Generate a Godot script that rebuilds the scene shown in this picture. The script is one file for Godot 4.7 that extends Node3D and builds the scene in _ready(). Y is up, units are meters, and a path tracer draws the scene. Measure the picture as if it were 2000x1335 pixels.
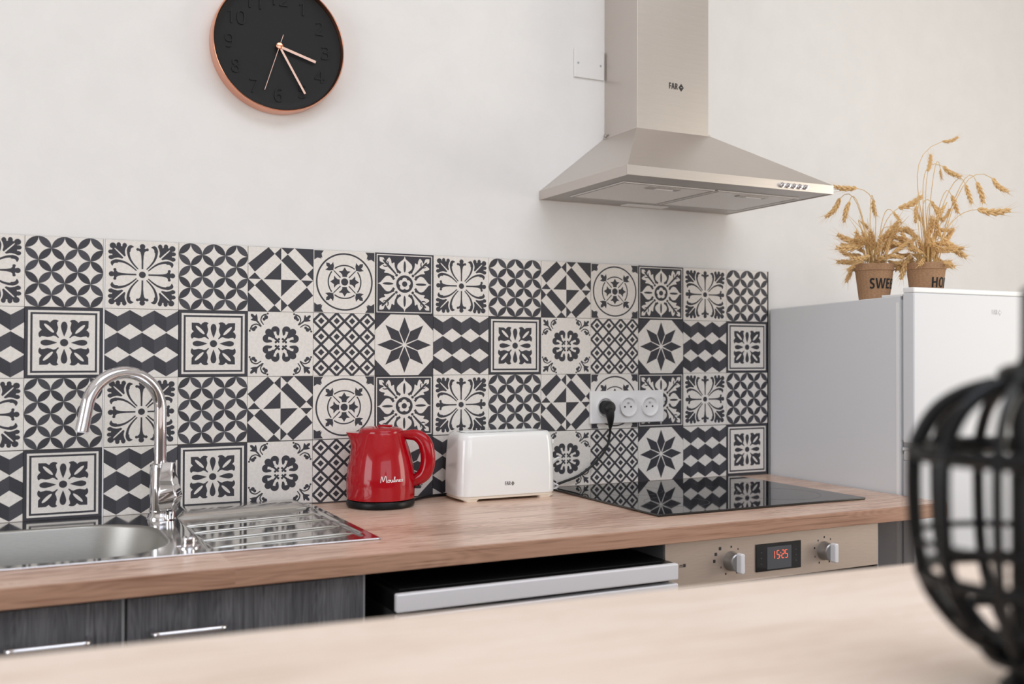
extends Node3D
# A kitchen wall with patterned cement tiles, sink, hob, hood and fridge, seen across a wooden bar. World: x along the back wall, y up, z out of the wall, metres.

const U := 0.1475                 # tile width
const TH := 0.1447                # tile height
const WT := 0.90                  # worktop surface
var rng := RandomNumberGenerator.new()
var M := {}

func _ready() -> void:
	rng.seed = 7
	camera_and_light()
	materials()
	room()
	backsplash()
	worktop()
	sink()
	faucet()
	hob()
	cabinets()
	dishwasher()
	oven()
	hood()
	fridge()
	clock()
	wall_plates()
	kettle()
	toaster()
	wheat_pots()
	bar()
	cage_lamp()

func camera_and_light() -> void:
	var cam := Camera3D.new()
	cam.name = "camera"
	add_child(cam)
	var b := Basis(Vector3.UP, deg_to_rad(-26.63)) * Basis(Vector3.RIGHT, deg_to_rad(0.7068)) * Basis(Vector3.BACK, deg_to_rad(0.1276))
	cam.transform = Transform3D(b, Vector3(-0.330, 1.2417, 2.2664))
	cam.near = 0.02
	cam.far = 60.0
	var lens := CameraAttributesPhysical.new()
	lens.frustum_focal_length = 35.405
	lens.frustum_focus_distance = 2.28
	lens.frustum_near = 0.02
	lens.frustum_far = 60.0
	lens.exposure_aperture = 2.8
	cam.attributes = lens
	cam.fov = 37.45
	cam.current = true
	var we := WorldEnvironment.new()
	we.name = "world"
	var e := Environment.new()
	e.background_mode = Environment.BG_SKY
	var sky := Sky.new()
	var sm := ProceduralSkyMaterial.new()
	sm.sky_top_color = Color(0.42, 0.6, 0.86)
	sm.sky_horizon_color = Color(0.86, 0.9, 0.95)
	sm.ground_horizon_color = Color(0.7, 0.7, 0.68)
	sm.ground_bottom_color = Color(0.42, 0.42, 0.4)
	sky.sky_material = sm
	e.sky = sky
	e.tonemap_mode = Environment.TONE_MAPPER_LINEAR
	e.tonemap_exposure = 0.93
	e.sdfgi_enabled = true
	e.ssao_enabled = true
	e.ssil_enabled = true
	we.environment = e
	add_child(we)
	# daylight through the window openings; the left one is added
	daylight("window_daylight", Vector3(0.35, 1.80, 4.42), Vector3.ZERO, Vector2(2.9, 1.6), Color(0.97, 0.985, 1.0), 2.6)
	daylight("added_left_daylight", Vector3(-2.92, 1.5, 1.9), Vector3(0, -90, 0), Vector2(1.9, 1.9), Color(0.98, 0.985, 0.99), 5.0)  # added lamp: brightens fridge side and hood from the left
	daylight("right_window_daylight", Vector3(3.52, 1.55, 1.9), Vector3(0, 90, 0), Vector2(1.3, 1.5), Color(1.0, 0.965, 0.90), 3.3)
	daylight("roof_window_daylight", Vector3(0.8, 3.36, 2.25), Vector3(-90, 0, 0), Vector2(2.5, 1.7), Color(0.97, 0.985, 1.0), 4.0)

func daylight(called: String, at: Vector3, turn: Vector3, size: Vector2, col: Color, energy: float) -> void:
	var a := AreaLight3D.new()
	a.name = called
	a.area_size = size
	a.light_color = col
	a.light_energy = energy
	a.area_normalize_energy = true
	a.shadow_enabled = true
	a.area_range = 20.0
	a.area_attenuation = 2.0
	a.position = at
	a.rotation_degrees = turn
	add_child(a)

# ---------------------------------------------------------------- mesh kit
class MB:
	var v := PackedVector3Array()
	var t := PackedVector2Array()
	func tri(a: Vector3, b: Vector3, c: Vector3, ua := Vector2.ZERO, ub := Vector2.ZERO, uc := Vector2.ZERO) -> void:
		v.append(a); v.append(b); v.append(c)
		t.append(ua); t.append(ub); t.append(uc)
	func quad(a: Vector3, b: Vector3, c: Vector3, d: Vector3, ua := Vector2.ZERO, ub := Vector2.ZERO, uc := Vector2.ZERO, ud := Vector2.ZERO) -> void:
		tri(a, b, c, ua, ub, uc)
		tri(a, c, d, ua, uc, ud)
	func orient(from: int) -> void:      # a closed body, turned so that its faces look outwards
		var s := 0.0
		var o := v[from] if from < v.size() else Vector3.ZERO
		for i in range(from, v.size(), 3):
			s += (v[i] - o).dot((v[i + 1] - o).cross(v[i + 2] - o))
		if s < 0.0:
			for i in range(from, v.size(), 3):
				var a := v[i + 1]
				v[i + 1] = v[i + 2]
				v[i + 2] = a
				var u := t[i + 1]
				t[i + 1] = t[i + 2]
				t[i + 2] = u
	func loft(rings: Array, cap0 := true, cap1 := true, closed := true) -> MB:
		var from := v.size()
		var n: int = rings[0].size()
		var m := rings.size()
		var last := n if closed else n - 1
		for k in m - 1:
			var r0: PackedVector3Array = rings[k]
			var r1: PackedVector3Array = rings[k + 1]
			for i in last:
				var j := (i + 1) % n
				var u0 := float(i) / n
				var u1 := float(i + 1) / n
				var w0 := float(k) / (m - 1)
				var w1 := float(k + 1) / (m - 1)
				quad(r0[i], r0[j], r1[j], r1[i], Vector2(u0, w0), Vector2(u1, w0), Vector2(u1, w1), Vector2(u0, w1))
		if cap0: cap(rings[0], true)
		if cap1: cap(rings[m - 1], false)
		orient(from)
		return self
	func cap(r: PackedVector3Array, flip: bool) -> void:
		var c := Vector3.ZERO
		for p in r: c += p
		c /= r.size()
		for i in r.size():
			var j := (i + 1) % r.size()
			if flip: tri(c, r[j], r[i])
			else: tri(c, r[i], r[j])
	func lathe(profile: Array, seg := 32, at := Vector3.ZERO) -> MB:
		var rings := []
		for p in profile:
			var ring := PackedVector3Array()
			for i in seg:
				var a := TAU * i / seg
				ring.append(at + Vector3(cos(a) * p.x, p.y, -sin(a) * p.x))
			rings.append(ring)
		return loft(rings, profile[0].x > 1e-5, profile[-1].x > 1e-5)
	func tube(path: Array, radius, seg := 10, caps := true, flat := 1.0) -> MB:
		var rings := []
		var n := path.size()
		var d0: Vector3 = (path[1] - path[0]).normalized()
		var up := Vector3.UP if absf(d0.y) < 0.9 else Vector3.RIGHT
		var x := d0.cross(up).normalized()
		for i in n:
			var d: Vector3 = (path[mini(i + 1, n - 1)] - path[maxi(i - 1, 0)]).normalized()
			x = (x - d * x.dot(d)).normalized()
			var y := d.cross(x)
			var r: float = radius[i] if radius is Array else radius
			var ring := PackedVector3Array()
			for k in seg:
				var a := TAU * k / seg
				ring.append(path[i] + x * cos(a) * r + y * sin(a) * r * flat)
			rings.append(ring)
		return loft(rings, caps, caps)
	func box(size: Vector3, at := Vector3.ZERO, bevel := 0.0, corner := 0.0) -> MB:   # edges rounded by bevel, upright corners by corner
		var rings := []
		var c := maxf(corner, bevel)
		var h := size.y / 2
		if bevel <= 0.0:
			rings = [rrect(size.x, size.z, c, at + Vector3(0, -h, 0)), rrect(size.x, size.z, c, at + Vector3(0, h, 0))]
		else:
			for k in 4:
				var a := PI / 2 * k / 3.0
				var inset := bevel * (1.0 - sin(a))
				rings.append(rrect(size.x - 2 * inset, size.z - 2 * inset, maxf(c - inset, 1e-4), at + Vector3(0, -h + bevel * (1.0 - cos(a)), 0), true))
			for k in range(3, -1, -1):
				var a := PI / 2 * k / 3.0
				var inset := bevel * (1.0 - sin(a))
				rings.append(rrect(size.x - 2 * inset, size.z - 2 * inset, maxf(c - inset, 1e-4), at + Vector3(0, h - bevel * (1.0 - cos(a)), 0), true))
		return loft(rings)
	func prism(poly: PackedVector2Array, depth: float, at := Vector3.ZERO, bevel := 0.0) -> MB:   # an outline in x and y, given its depth along z from at
		var from := v.size()
		var outer := poly
		var inner := poly
		if bevel > 0.0:
			inner = inset(poly, bevel)
		var zs := [0.0, bevel, depth - bevel, depth] if bevel > 0.0 else [0.0, depth]
		var outs := [inner, outer, outer, inner] if bevel > 0.0 else [outer, outer]
		for k in zs.size() - 1:
			var p: PackedVector2Array = outs[k]
			var q: PackedVector2Array = outs[k + 1]
			for i in p.size():
				var j := (i + 1) % p.size()
				quad(at + Vector3(p[i].x, p[i].y, zs[k]), at + Vector3(p[j].x, p[j].y, zs[k]), at + Vector3(q[j].x, q[j].y, zs[k + 1]), at + Vector3(q[i].x, q[i].y, zs[k + 1]))
		var ids := Geometry2D.triangulate_polygon(inner)
		var area := 0.0
		for i in inner.size():
			area += inner[i].cross(inner[(i + 1) % inner.size()])
		for i in range(0, ids.size(), 3):
			var a := inner[ids[i]]
			var b := inner[ids[i + 1]]
			var c := inner[ids[i + 2]]
			if ((b - a).cross(c - a) > 0.0) != (area > 0.0):
				var s := b
				b = c
				c = s
			tri(at + Vector3(a.x, a.y, depth), at + Vector3(b.x, b.y, depth), at + Vector3(c.x, c.y, depth))
			tri(at + Vector3(a.x, a.y, 0), at + Vector3(c.x, c.y, 0), at + Vector3(b.x, b.y, 0))
		orient(from)
		return self
	static func inset(poly: PackedVector2Array, by: float) -> PackedVector2Array:
		var out := PackedVector2Array()
		var n := poly.size()
		var area := 0.0
		for i in n:
			area += poly[i].cross(poly[(i + 1) % n])
		var side := 1.0 if area > 0.0 else -1.0
		for i in n:
			var d0 := (poly[i] - poly[(i + n - 1) % n]).normalized()
			var d1 := (poly[(i + 1) % n] - poly[i]).normalized()
			var m := (d0.orthogonal() + d1.orthogonal()) * -side
			out.append(poly[i] + m / maxf(m.length_squared() / 2.0, 0.4) * by)
		return out
	func ellipsoid(at: Vector3, r: Vector3, seg := 8, rows := 6, turn := Basis()) -> MB:
		var rings := []
		for k in rows + 1:
			var a := PI * k / rows
			var ring := PackedVector3Array()
			for i in seg:
				var b := TAU * i / seg
				ring.append(at + turn * Vector3(r.x * sin(a) * cos(b), r.y * cos(a), r.z * sin(a) * sin(b)))
			rings.append(ring)
		return loft(rings, false, false)
	func moved(from: int, x: Transform3D) -> MB:
		for i in range(from, v.size()): v[i] = x * v[i]
		return self
	static func rrect(w: float, d: float, r: float, at: Vector3, many := true) -> PackedVector3Array:
		var out := PackedVector3Array()
		var x := w / 2
		var z := d / 2
		if r <= 0.0:
			for p in [Vector3(x, 0, z), Vector3(x, 0, -z), Vector3(-x, 0, -z), Vector3(-x, 0, z)]: out.append(at + p)
			return out
		r = minf(r, minf(x, z) - 1e-4)
		var seg := 6 if many else 3
		for q in 4:
			var c := Vector3([x - r, x - r, -x + r, -x + r][q], 0, [z - r, -z + r, -z + r, z - r][q])
			for k in seg + 1:
				var a: float = [PI / 2, 0.0, -PI / 2, -PI][q] - PI / 2 * k / seg
				out.append(at + c + Vector3(cos(a) * r, 0, sin(a) * r))
		return out
	func mesh(crease := 40.0) -> ArrayMesh:
		var n := v.size()
		var face := PackedVector3Array()
		face.resize(n / 3)
		var unit := PackedVector3Array()
		unit.resize(n / 3)
		var at := {}
		var keys := []
		keys.resize(n)
		for i in n:
			var k := Vector3i((v[i] * 50000.0).round())
			keys[i] = k
			if not at.has(k): at[k] = PackedInt32Array()
			at[k].append(i / 3)
		for f in n / 3:
			face[f] = (v[3 * f + 1] - v[3 * f]).cross(v[3 * f + 2] - v[3 * f])
			unit[f] = face[f].normalized()
		var least := cos(deg_to_rad(crease))
		var pv := PackedVector3Array()
		var pn := PackedVector3Array()
		var pt := PackedVector2Array()
		for f in n / 3:
			if face[f].length_squared() < 1e-22: continue
			for c in [0, 2, 1]:
				var i: int = 3 * f + c
				var s := Vector3.ZERO
				for g in at[keys[i]]:
					if unit[g].dot(unit[f]) > least: s += face[g]
				pv.append(v[i])
				pn.append(s.normalized() if s.length_squared() > 1e-24 else unit[f])
				pt.append(t[i])
		var arr := []
		arr.resize(Mesh.ARRAY_MAX)
		arr[Mesh.ARRAY_VERTEX] = pv
		arr[Mesh.ARRAY_NORMAL] = pn
		arr[Mesh.ARRAY_TEX_UV] = pt
		var am := ArrayMesh.new()
		am.add_surface_from_arrays(Mesh.PRIMITIVE_TRIANGLES, arr)
		return am

func put(called: String, mb, mat: Material, parent: Node = self, at := Vector3.ZERO) -> MeshInstance3D:
	var o := MeshInstance3D.new()
	o.name = called
	o.mesh = mb.mesh() if mb is MB else mb
	o.material_override = mat
	o.position = at
	parent.add_child(o, true)
	return o

func thing(called: String, label: String, category: String, at := Vector3.ZERO, turn := 0.0, group := "") -> Node3D:
	var o := Node3D.new()
	o.name = called
	add_child(o, true)
	o.position = at
	o.rotation_degrees.y = turn
	tag(o, label, category, group)
	return o

func tag(o: Node, label: String, category: String, group := "") -> void:
	o.set_meta("label", label)
	o.set_meta("category", category)
	if group: o.set_meta("group", group)

func structure(called: String, label: String, category: String, mb: MB, mat: Material) -> MeshInstance3D:
	var o := put(called, mb, mat)
	o.set_meta("kind", "structure")
	tag(o, label, category)
	return o

func slab(mb: MB, x0: float, x1: float, y0: float, y1: float, z0: float, z1: float, bevel := 0.0, corner := 0.0) -> MB:
	return mb.box(Vector3(x1 - x0, y1 - y0, z1 - z0), Vector3((x0 + x1) / 2, (y0 + y1) / 2, (z0 + z1) / 2), bevel, corner)

func spline(pts: Array, n := 8) -> Array:
	var out := []
	for i in pts.size() - 1:
		var a = pts[maxi(i - 1, 0)]
		var b = pts[i]
		var c = pts[i + 1]
		var d = pts[mini(i + 2, pts.size() - 1)]
		for k in n:
			out.append(b.cubic_interpolate(c, a, d, float(k) / n))
	out.append(pts[-1])
	return out

func text(s: String, size: float, depth: float, font_name := "Droid Sans", weight := 400, italic := false) -> TextMesh:
	var f := SystemFont.new()
	f.font_names = PackedStringArray([font_name])
	f.font_weight = weight
	f.font_italic = italic
	var t := TextMesh.new()
	t.text = s
	t.font = f
	t.font_size = 64
	t.pixel_size = size / 64.0
	t.depth = depth
	t.curve_step = 1.0
	return t

func bent_text(t: TextMesh, squeeze: float, bend: Callable) -> ArrayMesh:      # lettering laid on a curved surface: bend maps a flat point to its place
	var arr := t.get_mesh_arrays()
	var st := SurfaceTool.new()
	st.begin(Mesh.PRIMITIVE_TRIANGLES)
	var v: PackedVector3Array = arr[Mesh.ARRAY_VERTEX]
	var idx: PackedInt32Array = arr[Mesh.ARRAY_INDEX] if arr[Mesh.ARRAY_INDEX] != null else PackedInt32Array(range(v.size()))
	st.set_smooth_group(-1)
	for i in idx:
		st.add_vertex(bend.call(Vector3(v[i].x * squeeze, v[i].y, v[i].z)))
	st.generate_normals()
	return st.commit()

# ---------------------------------------------------------------- materials
func mat(col: Color, rough := 0.5, metal := 0.0, spec := 0.5) -> StandardMaterial3D:
	var m := StandardMaterial3D.new()
	m.albedo_color = col
	m.roughness = rough
	m.metallic = metal
	m.metallic_specular = spec
	return m

func c8(r: int, g: int, b: int) -> Color:
	return Color8(r, g, b)

func noise(seed_: int, freq: float, octaves := 3) -> FastNoiseLite:
	var n := FastNoiseLite.new()
	n.noise_type = FastNoiseLite.TYPE_SIMPLEX_SMOOTH
	n.seed = seed_
	n.frequency = freq
	n.fractal_octaves = octaves
	return n

func wood_image(w: int, h: int, dark: Color, mid: Color, light: Color, seed_: int, staves: int, upright := false, contrast := 1.0) -> ImageTexture:
	var im := Image.create(w, h, false, Image.FORMAT_RGB8)
	var broad := noise(seed_, 0.004, 2)
	var grain := noise(seed_ + 1, 0.01, 3)
	var fine := noise(seed_ + 2, 0.02, 2)
	var rings := noise(seed_ + 3, 0.0035, 2)
	for y in h:
		var stave := float(y) / h * staves
		var sid := floori(stave + 0.12 * broad.get_noise_2d(y * 3.0, 40.0))
		var tone := 0.5 * fposmod(sin(sid * 12.9898 + seed_) * 43758.5453, 1.0) - 0.25 if staves > 0 else 0.0
		for x in w:
			var off := sid * 517.0
			var r := rings.get_noise_2d(x * 0.9 + off, y * 5.0)
			var ring := sin((r * 9.0 + y * 0.05) * 6.0)
			var g := grain.get_noise_2d(x * 0.8 + off, y * 14.0)
			var f := fine.get_noise_2d(x * 1.2, y * 30.0)
			var b := broad.get_noise_2d(x * 0.8 + off, y * 2.4)
			var t := 0.5 + contrast * (0.34 * b + 0.10 * ring + 0.30 * g + 0.22 * f + 0.35 * tone)
			var streak := fine.get_noise_2d(x * 0.35 + off, y * 9.0 + 300.0)
			if streak > .30: t -= (streak - .30) * 1.6 * contrast
			t = clampf(t, 0.0, 1.0)
			var c := dark.lerp(mid, t * 2.0) if t < 0.5 else mid.lerp(light, t * 2.0 - 1.0)
			im.set_pixel(x, y, c)
	if upright:
		im.rotate_90(CLOCKWISE)
	return ImageTexture.create_from_image(im)

func wood(tex: Texture2D, per_metre: Vector3, rough := 0.45, spec := 0.5) -> StandardMaterial3D:
	var m := mat(Color.WHITE, rough, 0.0, spec)
	m.albedo_texture = tex
	m.uv1_triplanar = true
	m.uv1_scale = per_metre
	m.uv1_triplanar_sharpness = 8.0
	return m

func speckle(seed_: int, freq: float, a: Color, b: Color, stretch := Vector3.ONE) -> Array:
	var n := NoiseTexture2D.new()
	n.width = 256
	n.height = 256
	n.seamless = true
	n.noise = noise(seed_, freq, 3)
	var r := Gradient.new()
	r.set_color(0, a)
	r.set_color(1, b)
	n.color_ramp = r
	return [n, stretch]

func noisy(m: StandardMaterial3D, seed_: int, freq: float, a: Color, b: Color, scale_: Vector3) -> StandardMaterial3D:
	m.albedo_color = Color.WHITE
	m.albedo_texture = speckle(seed_, freq, a, b)[0]
	m.uv1_triplanar = true
	m.uv1_scale = scale_
	return m

func brushed(col: Color, rough: float, scale_: Vector3, seed_: int) -> StandardMaterial3D:
	var m := mat(col, rough, 1.0)
	m.albedo_texture = speckle(seed_, 0.05, col * 0.95, col)[0]
	m.albedo_color = Color.WHITE
	m.uv1_triplanar = true
	m.uv1_scale = scale_
	return m

func materials() -> void:
	M.wall = noisy(mat(Color.WHITE, 0.92), 3, 0.02, c8(229, 226, 223), c8(233, 230, 227), Vector3(1.5, 1.5, 1.5))
	M.ceiling = mat(c8(238, 237, 235), 0.95)
	M.floor = wood(wood_image(512, 256, c8(140, 128, 118), c8(168, 156, 146), c8(186, 176, 166), 21, 6), Vector3(0.5, 0.9, 0.9), 0.45)
	M.oak = wood(wood_image(1536, 512, c8(164, 124, 102), c8(222, 187, 165), c8(236, 209, 189), 5, 5), Vector3(0.42, 3.2, 1.1), 0.30, 0.65)
	M.oak_edge_shaded = wood(wood_image(1024, 256, c8(142, 104, 84), c8(176, 136, 113), c8(194, 156, 132), 15, 0, false, 0.8), Vector3(0.42, 3.2, 1.1), 0.42, 0.4)  # worktop oak darkened: shade of the under-lit front put into the colour
	M.bar_oak = wood(wood_image(1024, 512, c8(216, 192, 172), c8(234, 214, 198), c8(242, 226, 212), 9, 6, false, 0.8), Vector3(0.5, 1.1, 1.1), 0.45, 0.4)
	M.grey_wood = wood(wood_image(512, 512, c8(72, 71, 74), c8(96, 95, 98), c8(120, 119, 121), 31, 0, true, 1.1), Vector3(2.2, 1.0, 2.2), 0.35, 0.4)
	M.white = mat(c8(240, 239, 238), 0.35)
	M.white_gloss = mat(c8(240, 239, 236), 0.12)
	M.white_gloss.clearcoat_enabled = true
	M.white_gloss.clearcoat = 0.5
	M.white_gloss.clearcoat_roughness = 0.05
	M.cream = mat(c8(236, 224, 208), 0.4)
	M.plate = mat(c8(233, 231, 230), 0.3)
	M.fridge = mat(c8(222, 222, 224), 0.34, 0.0, 0.4)
	M.seal = mat(c8(170, 172, 175), 0.6)
	M.steel = brushed(Color(0.83, 0.80, 0.775), 0.38, Vector3(0.5, 40.0, 40.0), 12)
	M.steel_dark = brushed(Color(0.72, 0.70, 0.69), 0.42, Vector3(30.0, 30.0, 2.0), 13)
	M.filter = brushed(Color(0.95, 0.94, 0.93), 0.5, Vector3(8.0, 8.0, 30.0), 14)
	M.filter.metallic = 0.15
	M.inox = brushed(Color(0.80, 0.795, 0.78), 0.10, Vector3(2.0, 20.0, 40.0), 15)
	M.inox_bowl = brushed(Color(0.70, 0.69, 0.67), 0.42, Vector3(3.0, 30.0, 30.0), 16)
	M.chrome = mat(Color(0.86, 0.85, 0.86), 0.04, 1.0)
	M.inox_ledge = brushed(Color(0.82, 0.81, 0.80), 0.2, Vector3(2.0, 20.0, 40.0), 18)
	M.knob = mat(Color(0.62, 0.61, 0.60), 0.3, 0.8)
	M.silver = mat(Color(0.90, 0.89, 0.90), 0.34, 0.1)
	M.fascia = brushed(Color(0.78, 0.715, 0.665), 0.45, Vector3(1.5, 40.0, 40.0), 17)
	M.fascia.metallic = 0.7
	M.copper = mat(c8(232, 168, 140), 0.22, 1.0)
	M.rose = mat(c8(232, 196, 180), 0.3, 0.6)
	M.dial = mat(c8(27, 26, 26), 0.5, 0.0, 0.35)
	M.black = mat(c8(22, 22, 23), 0.35)
	M.black_satin = mat(c8(14, 14, 15), 0.34, 0.0, 0.35)
	M.black_matte = mat(c8(30, 30, 31), 0.75)
	M.rubber = mat(c8(17, 17, 18), 0.4)
	M.glass_black = mat(c8(12, 12, 13), 0.03, 0.0, 0.6)
	M.red = mat(c8(166, 3, 20), 0.12, 0.0, 0.4)
	M.red.clearcoat_enabled = true
	M.red.clearcoat = 0.3
	M.red.clearcoat_roughness = 0.04
	M.print_white = mat(c8(240, 236, 236), 0.4)
	M.print_grey = mat(c8(120, 118, 118), 0.5)
	M.print_mark = mat(c8(60, 60, 62), 0.5)
	M.print_faint = mat(c8(196, 196, 198), 0.4)
	M.print_dark = mat(c8(45, 42, 42), 0.5)
	M.burlap = noisy(mat(Color.WHITE, 0.95), 41, 0.06, c8(132, 98, 70), c8(196, 156, 120), Vector3(8, 40, 8))
	M.ink = mat(c8(28, 27, 27), 0.8)
	M.straw = noisy(mat(Color.WHITE, 0.8), 42, 0.05, c8(206, 166, 104), c8(238, 206, 150), Vector3(12, 12, 12))
	M.straw.backlight = Color(0.25, 0.18, 0.08)
	M.ear = noisy(mat(Color.WHITE, 0.8), 43, 0.08, c8(208, 164, 104), c8(246, 214, 162), Vector3(20, 20, 20))
	M.ear.backlight = Color(0.2, 0.14, 0.06)
	M.moss = mat(c8(96, 70, 44), 0.95)
	M.grout = mat(c8(96, 93, 93), 0.8)
	M.joint = mat(c8(226, 224, 224), 0.5)
	M.tile_edge = mat(c8(190, 186, 182), 0.6)
	M.carcass = mat(c8(160, 160, 162), 0.5)
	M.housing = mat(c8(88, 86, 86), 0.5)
	M.screen = mat(c8(84, 86, 90), 0.15)
	M.digit = mat(c8(255, 120, 90), 0.5)
	M.digit.emission_enabled = true
	M.digit.emission = c8(255, 96, 64)
	M.digit.emission_energy_multiplier = 0.8
	M.pane = mat(Color(0.9, 0.95, 0.95, 0.08), 0.02)
	M.pane.transparency = BaseMaterial3D.TRANSPARENCY_ALPHA

# ---------------------------------------------------------------- the room
func room() -> void:
	var x0 := -3.0
	var x1 := 3.6
	var z1 := 4.5
	var h := 3.4
	structure("floor", "wooden floor of the kitchen, below the frame", "floor", slab(MB.new(), x0 - .15, x1 + .15, -0.1, 0.0, -.15, z1 + .15), M.floor)
	structure("ceiling", "plain white ceiling above the frame", "ceiling", ceil_mesh(x0, x1, h, z1), M.ceiling)
	structure("wall_back", "white painted wall behind the clock, hood and tiles", "wall", slab(MB.new(), x0 - .15, x1 + .15, 0, h, -.15, 0), M.wall)
	var l := MB.new()
	slab(l, x0 - .15, x0, 0, .5, 0, z1)
	slab(l, x0 - .15, x0, 2.5, h, 0, z1)
	slab(l, x0 - .15, x0, .5, 2.5, 0, .9)
	slab(l, x0 - .15, x0, .5, 2.5, 2.9, z1)
	structure("wall_left", "white painted side wall with an added window left of the frame", "wall", l, M.wall)
	var r := MB.new()
	slab(r, x1, x1 + .15, 0, .75, 0, z1)
	slab(r, x1, x1 + .15, 2.35, h, 0, z1)
	slab(r, x1, x1 + .15, .75, 2.35, 0, 1.2)
	slab(r, x1, x1 + .15, .75, 2.35, 2.6, z1)
	structure("wall_right", "white painted side wall with a window right of the frame", "wall", r, M.wall)
	var f := MB.new()
	slab(f, x0, -1.15, 0, h, z1, z1 + .15)
	slab(f, 1.85, x1, 0, h, z1, z1 + .15)
	slab(f, -1.15, 1.85, 0, .95, z1, z1 + .15)
	slab(f, -1.15, 1.85, 2.65, h, z1, z1 + .15)
	structure("wall_front", "white painted wall with a wide window behind the camera", "wall", f, M.wall)
	window("window_1", "wide white framed window behind the camera", Vector3(0.35, 1.8, z1 + .08), 0, 3.0, 1.7, 3)
	window("window_2", "white framed window in the right side wall", Vector3(x1 + .08, 1.55, 1.9), 90, 1.4, 1.6, 2)
	window("window_4", "added white framed window in the left side wall, lighting the fridge side", Vector3(x0 - .08, 1.5, 1.9), -90, 2.0, 2.0, 2)  # unseen window, added to hold the left fill light
	window("window_3", "white framed roof window in the ceiling above the bar", Vector3(.8, h + .06, 2.25), 0, 2.6, 1.8, 3).rotation_degrees.x = -90
	var b := MB.new()
	slab(b, 2.25, x1, 0, .08, 0, .014, .003)
	structure("baseboard_back", "white baseboard along the back wall right of the fridge", "baseboard", b, M.white)

func ceil_mesh(x0: float, x1: float, h: float, z1: float) -> MB:
	var c := MB.new()
	slab(c, x0 - .15, -.5, h, h + .1, -.15, z1 + .15)
	slab(c, 2.1, x1 + .15, h, h + .1, -.15, z1 + .15)
	slab(c, -.5, 2.1, h, h + .1, -.15, 1.35)
	slab(c, -.5, 2.1, h, h + .1, 3.15, z1 + .15)
	return c

func window(called: String, label: String, at: Vector3, turn: float, w: float, h: float, panes: int) -> Node3D:
	var o := thing(called, label, "window", at, turn)
	o.set_meta("kind", "structure")
	var f := MB.new()
	slab(f, -w / 2, w / 2, h / 2 - .05, h / 2, -.04, .04, .004)
	slab(f, -w / 2, w / 2, -h / 2, -h / 2 + .05, -.04, .04, .004)
	for i in panes + 1:
		var x := -w / 2 + .03 + (w - .06) * i / panes
		slab(f, x - .03, x + .03, -h / 2 + .05, h / 2 - .05, -.035, .035, .004)
	put("frame", f, M.white, o)
	for i in panes:
		var a := -w / 2 + .06 + (w - .06) * i / panes
		put("pane", slab(MB.new(), a, a + (w - .06) / panes - .06, -h / 2 + .05, h / 2 - .05, -.003, .003), M.pane, o)
	return o

# ---------------------------------------------------------------- cement tiles: a small drawing kit for their print
const S := 320
var D1 := Color8(60, 59, 64)
var D2 := Color8(72, 71, 76)
var L1 := Color8(226, 220, 213)
var img: PackedFloat32Array       # three floats a pixel

func start(c: Color) -> void:
	img = PackedFloat32Array()
	img.resize(S * S * 3)
	for i in S * S:
		img[3 * i] = c.r
		img[3 * i + 1] = c.g
		img[3 * i + 2] = c.b

func fill(polys: Array, c: Color) -> void:       # outlines in -1 .. 1, even-odd, four lines a pixel
	var pts := []
	var lo := 1e9
	var hi := -1e9
	for poly in polys:
		var q := PackedVector2Array()
		for p in poly:
			var w := Vector2((p.x + 1.0) * 0.5 * S, (p.y + 1.0) * 0.5 * S)
			q.append(w)
			lo = minf(lo, w.y)
			hi = maxf(hi, w.y)
		pts.append(q)
	for y in range(maxi(0, floori(lo)), mini(S, ceili(hi))):
		var cover := PackedFloat32Array()
		cover.resize(S)
		var x_lo := S
		var x_hi := -1
		for sub in 4:
			var yy := y + (sub + 0.5) / 4.0
			var xs := []
			for q in pts:
				var n: int = q.size()
				for i in n:
					var a: Vector2 = q[i]
					var b: Vector2 = q[(i + 1) % n]
					if (a.y <= yy) != (b.y <= yy):
						xs.append(a.x + (yy - a.y) / (b.y - a.y) * (b.x - a.x))
			xs.sort()
			for i in range(0, xs.size() - 1, 2):
				var a := clampf(xs[i], 0, S)
				var b := clampf(xs[i + 1], 0, S)
				if b <= a: continue
				var ia := floori(a)
				var ib := mini(floori(b), S - 1)
				x_lo = mini(x_lo, ia)
				x_hi = maxi(x_hi, ib)
				for x in range(ia, ib + 1):
					cover[x] += 0.25 * (minf(b, x + 1) - maxf(a, x))
		for x in range(maxi(x_lo, 0), mini(x_hi + 1, S)):
			var k := minf(cover[x], 1.0)
			if k <= 0.0: continue
			var o := 3 * (y * S + x)
			img[o] += (c.r - img[o]) * k
			img[o + 1] += (c.g - img[o + 1]) * k
			img[o + 2] += (c.b - img[o + 2]) * k

func finish(rotate_tone := 0.0) -> StandardMaterial3D:
	var im := Image.create(S, S, false, Image.FORMAT_RGB8)
	var n := noise(77, 0.05, 3)
	for y in S:
		for x in S:
			var o := 3 * (y * S + x)
			var g := 1.0 + 0.035 * n.get_noise_2d(x, y)
			im.set_pixel(x, y, Color(img[o] * g, img[o + 1] * g, img[o + 2] * g))
	var m := mat(Color.WHITE, 0.5, 0.0, 0.4)
	m.albedo_texture = ImageTexture.create_from_image(im)
	return m

func V(a: Array) -> PackedVector2Array:
	var out := PackedVector2Array()
	for i in range(0, a.size(), 2): out.append(Vector2(a[i], a[i + 1]))
	return out

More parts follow.
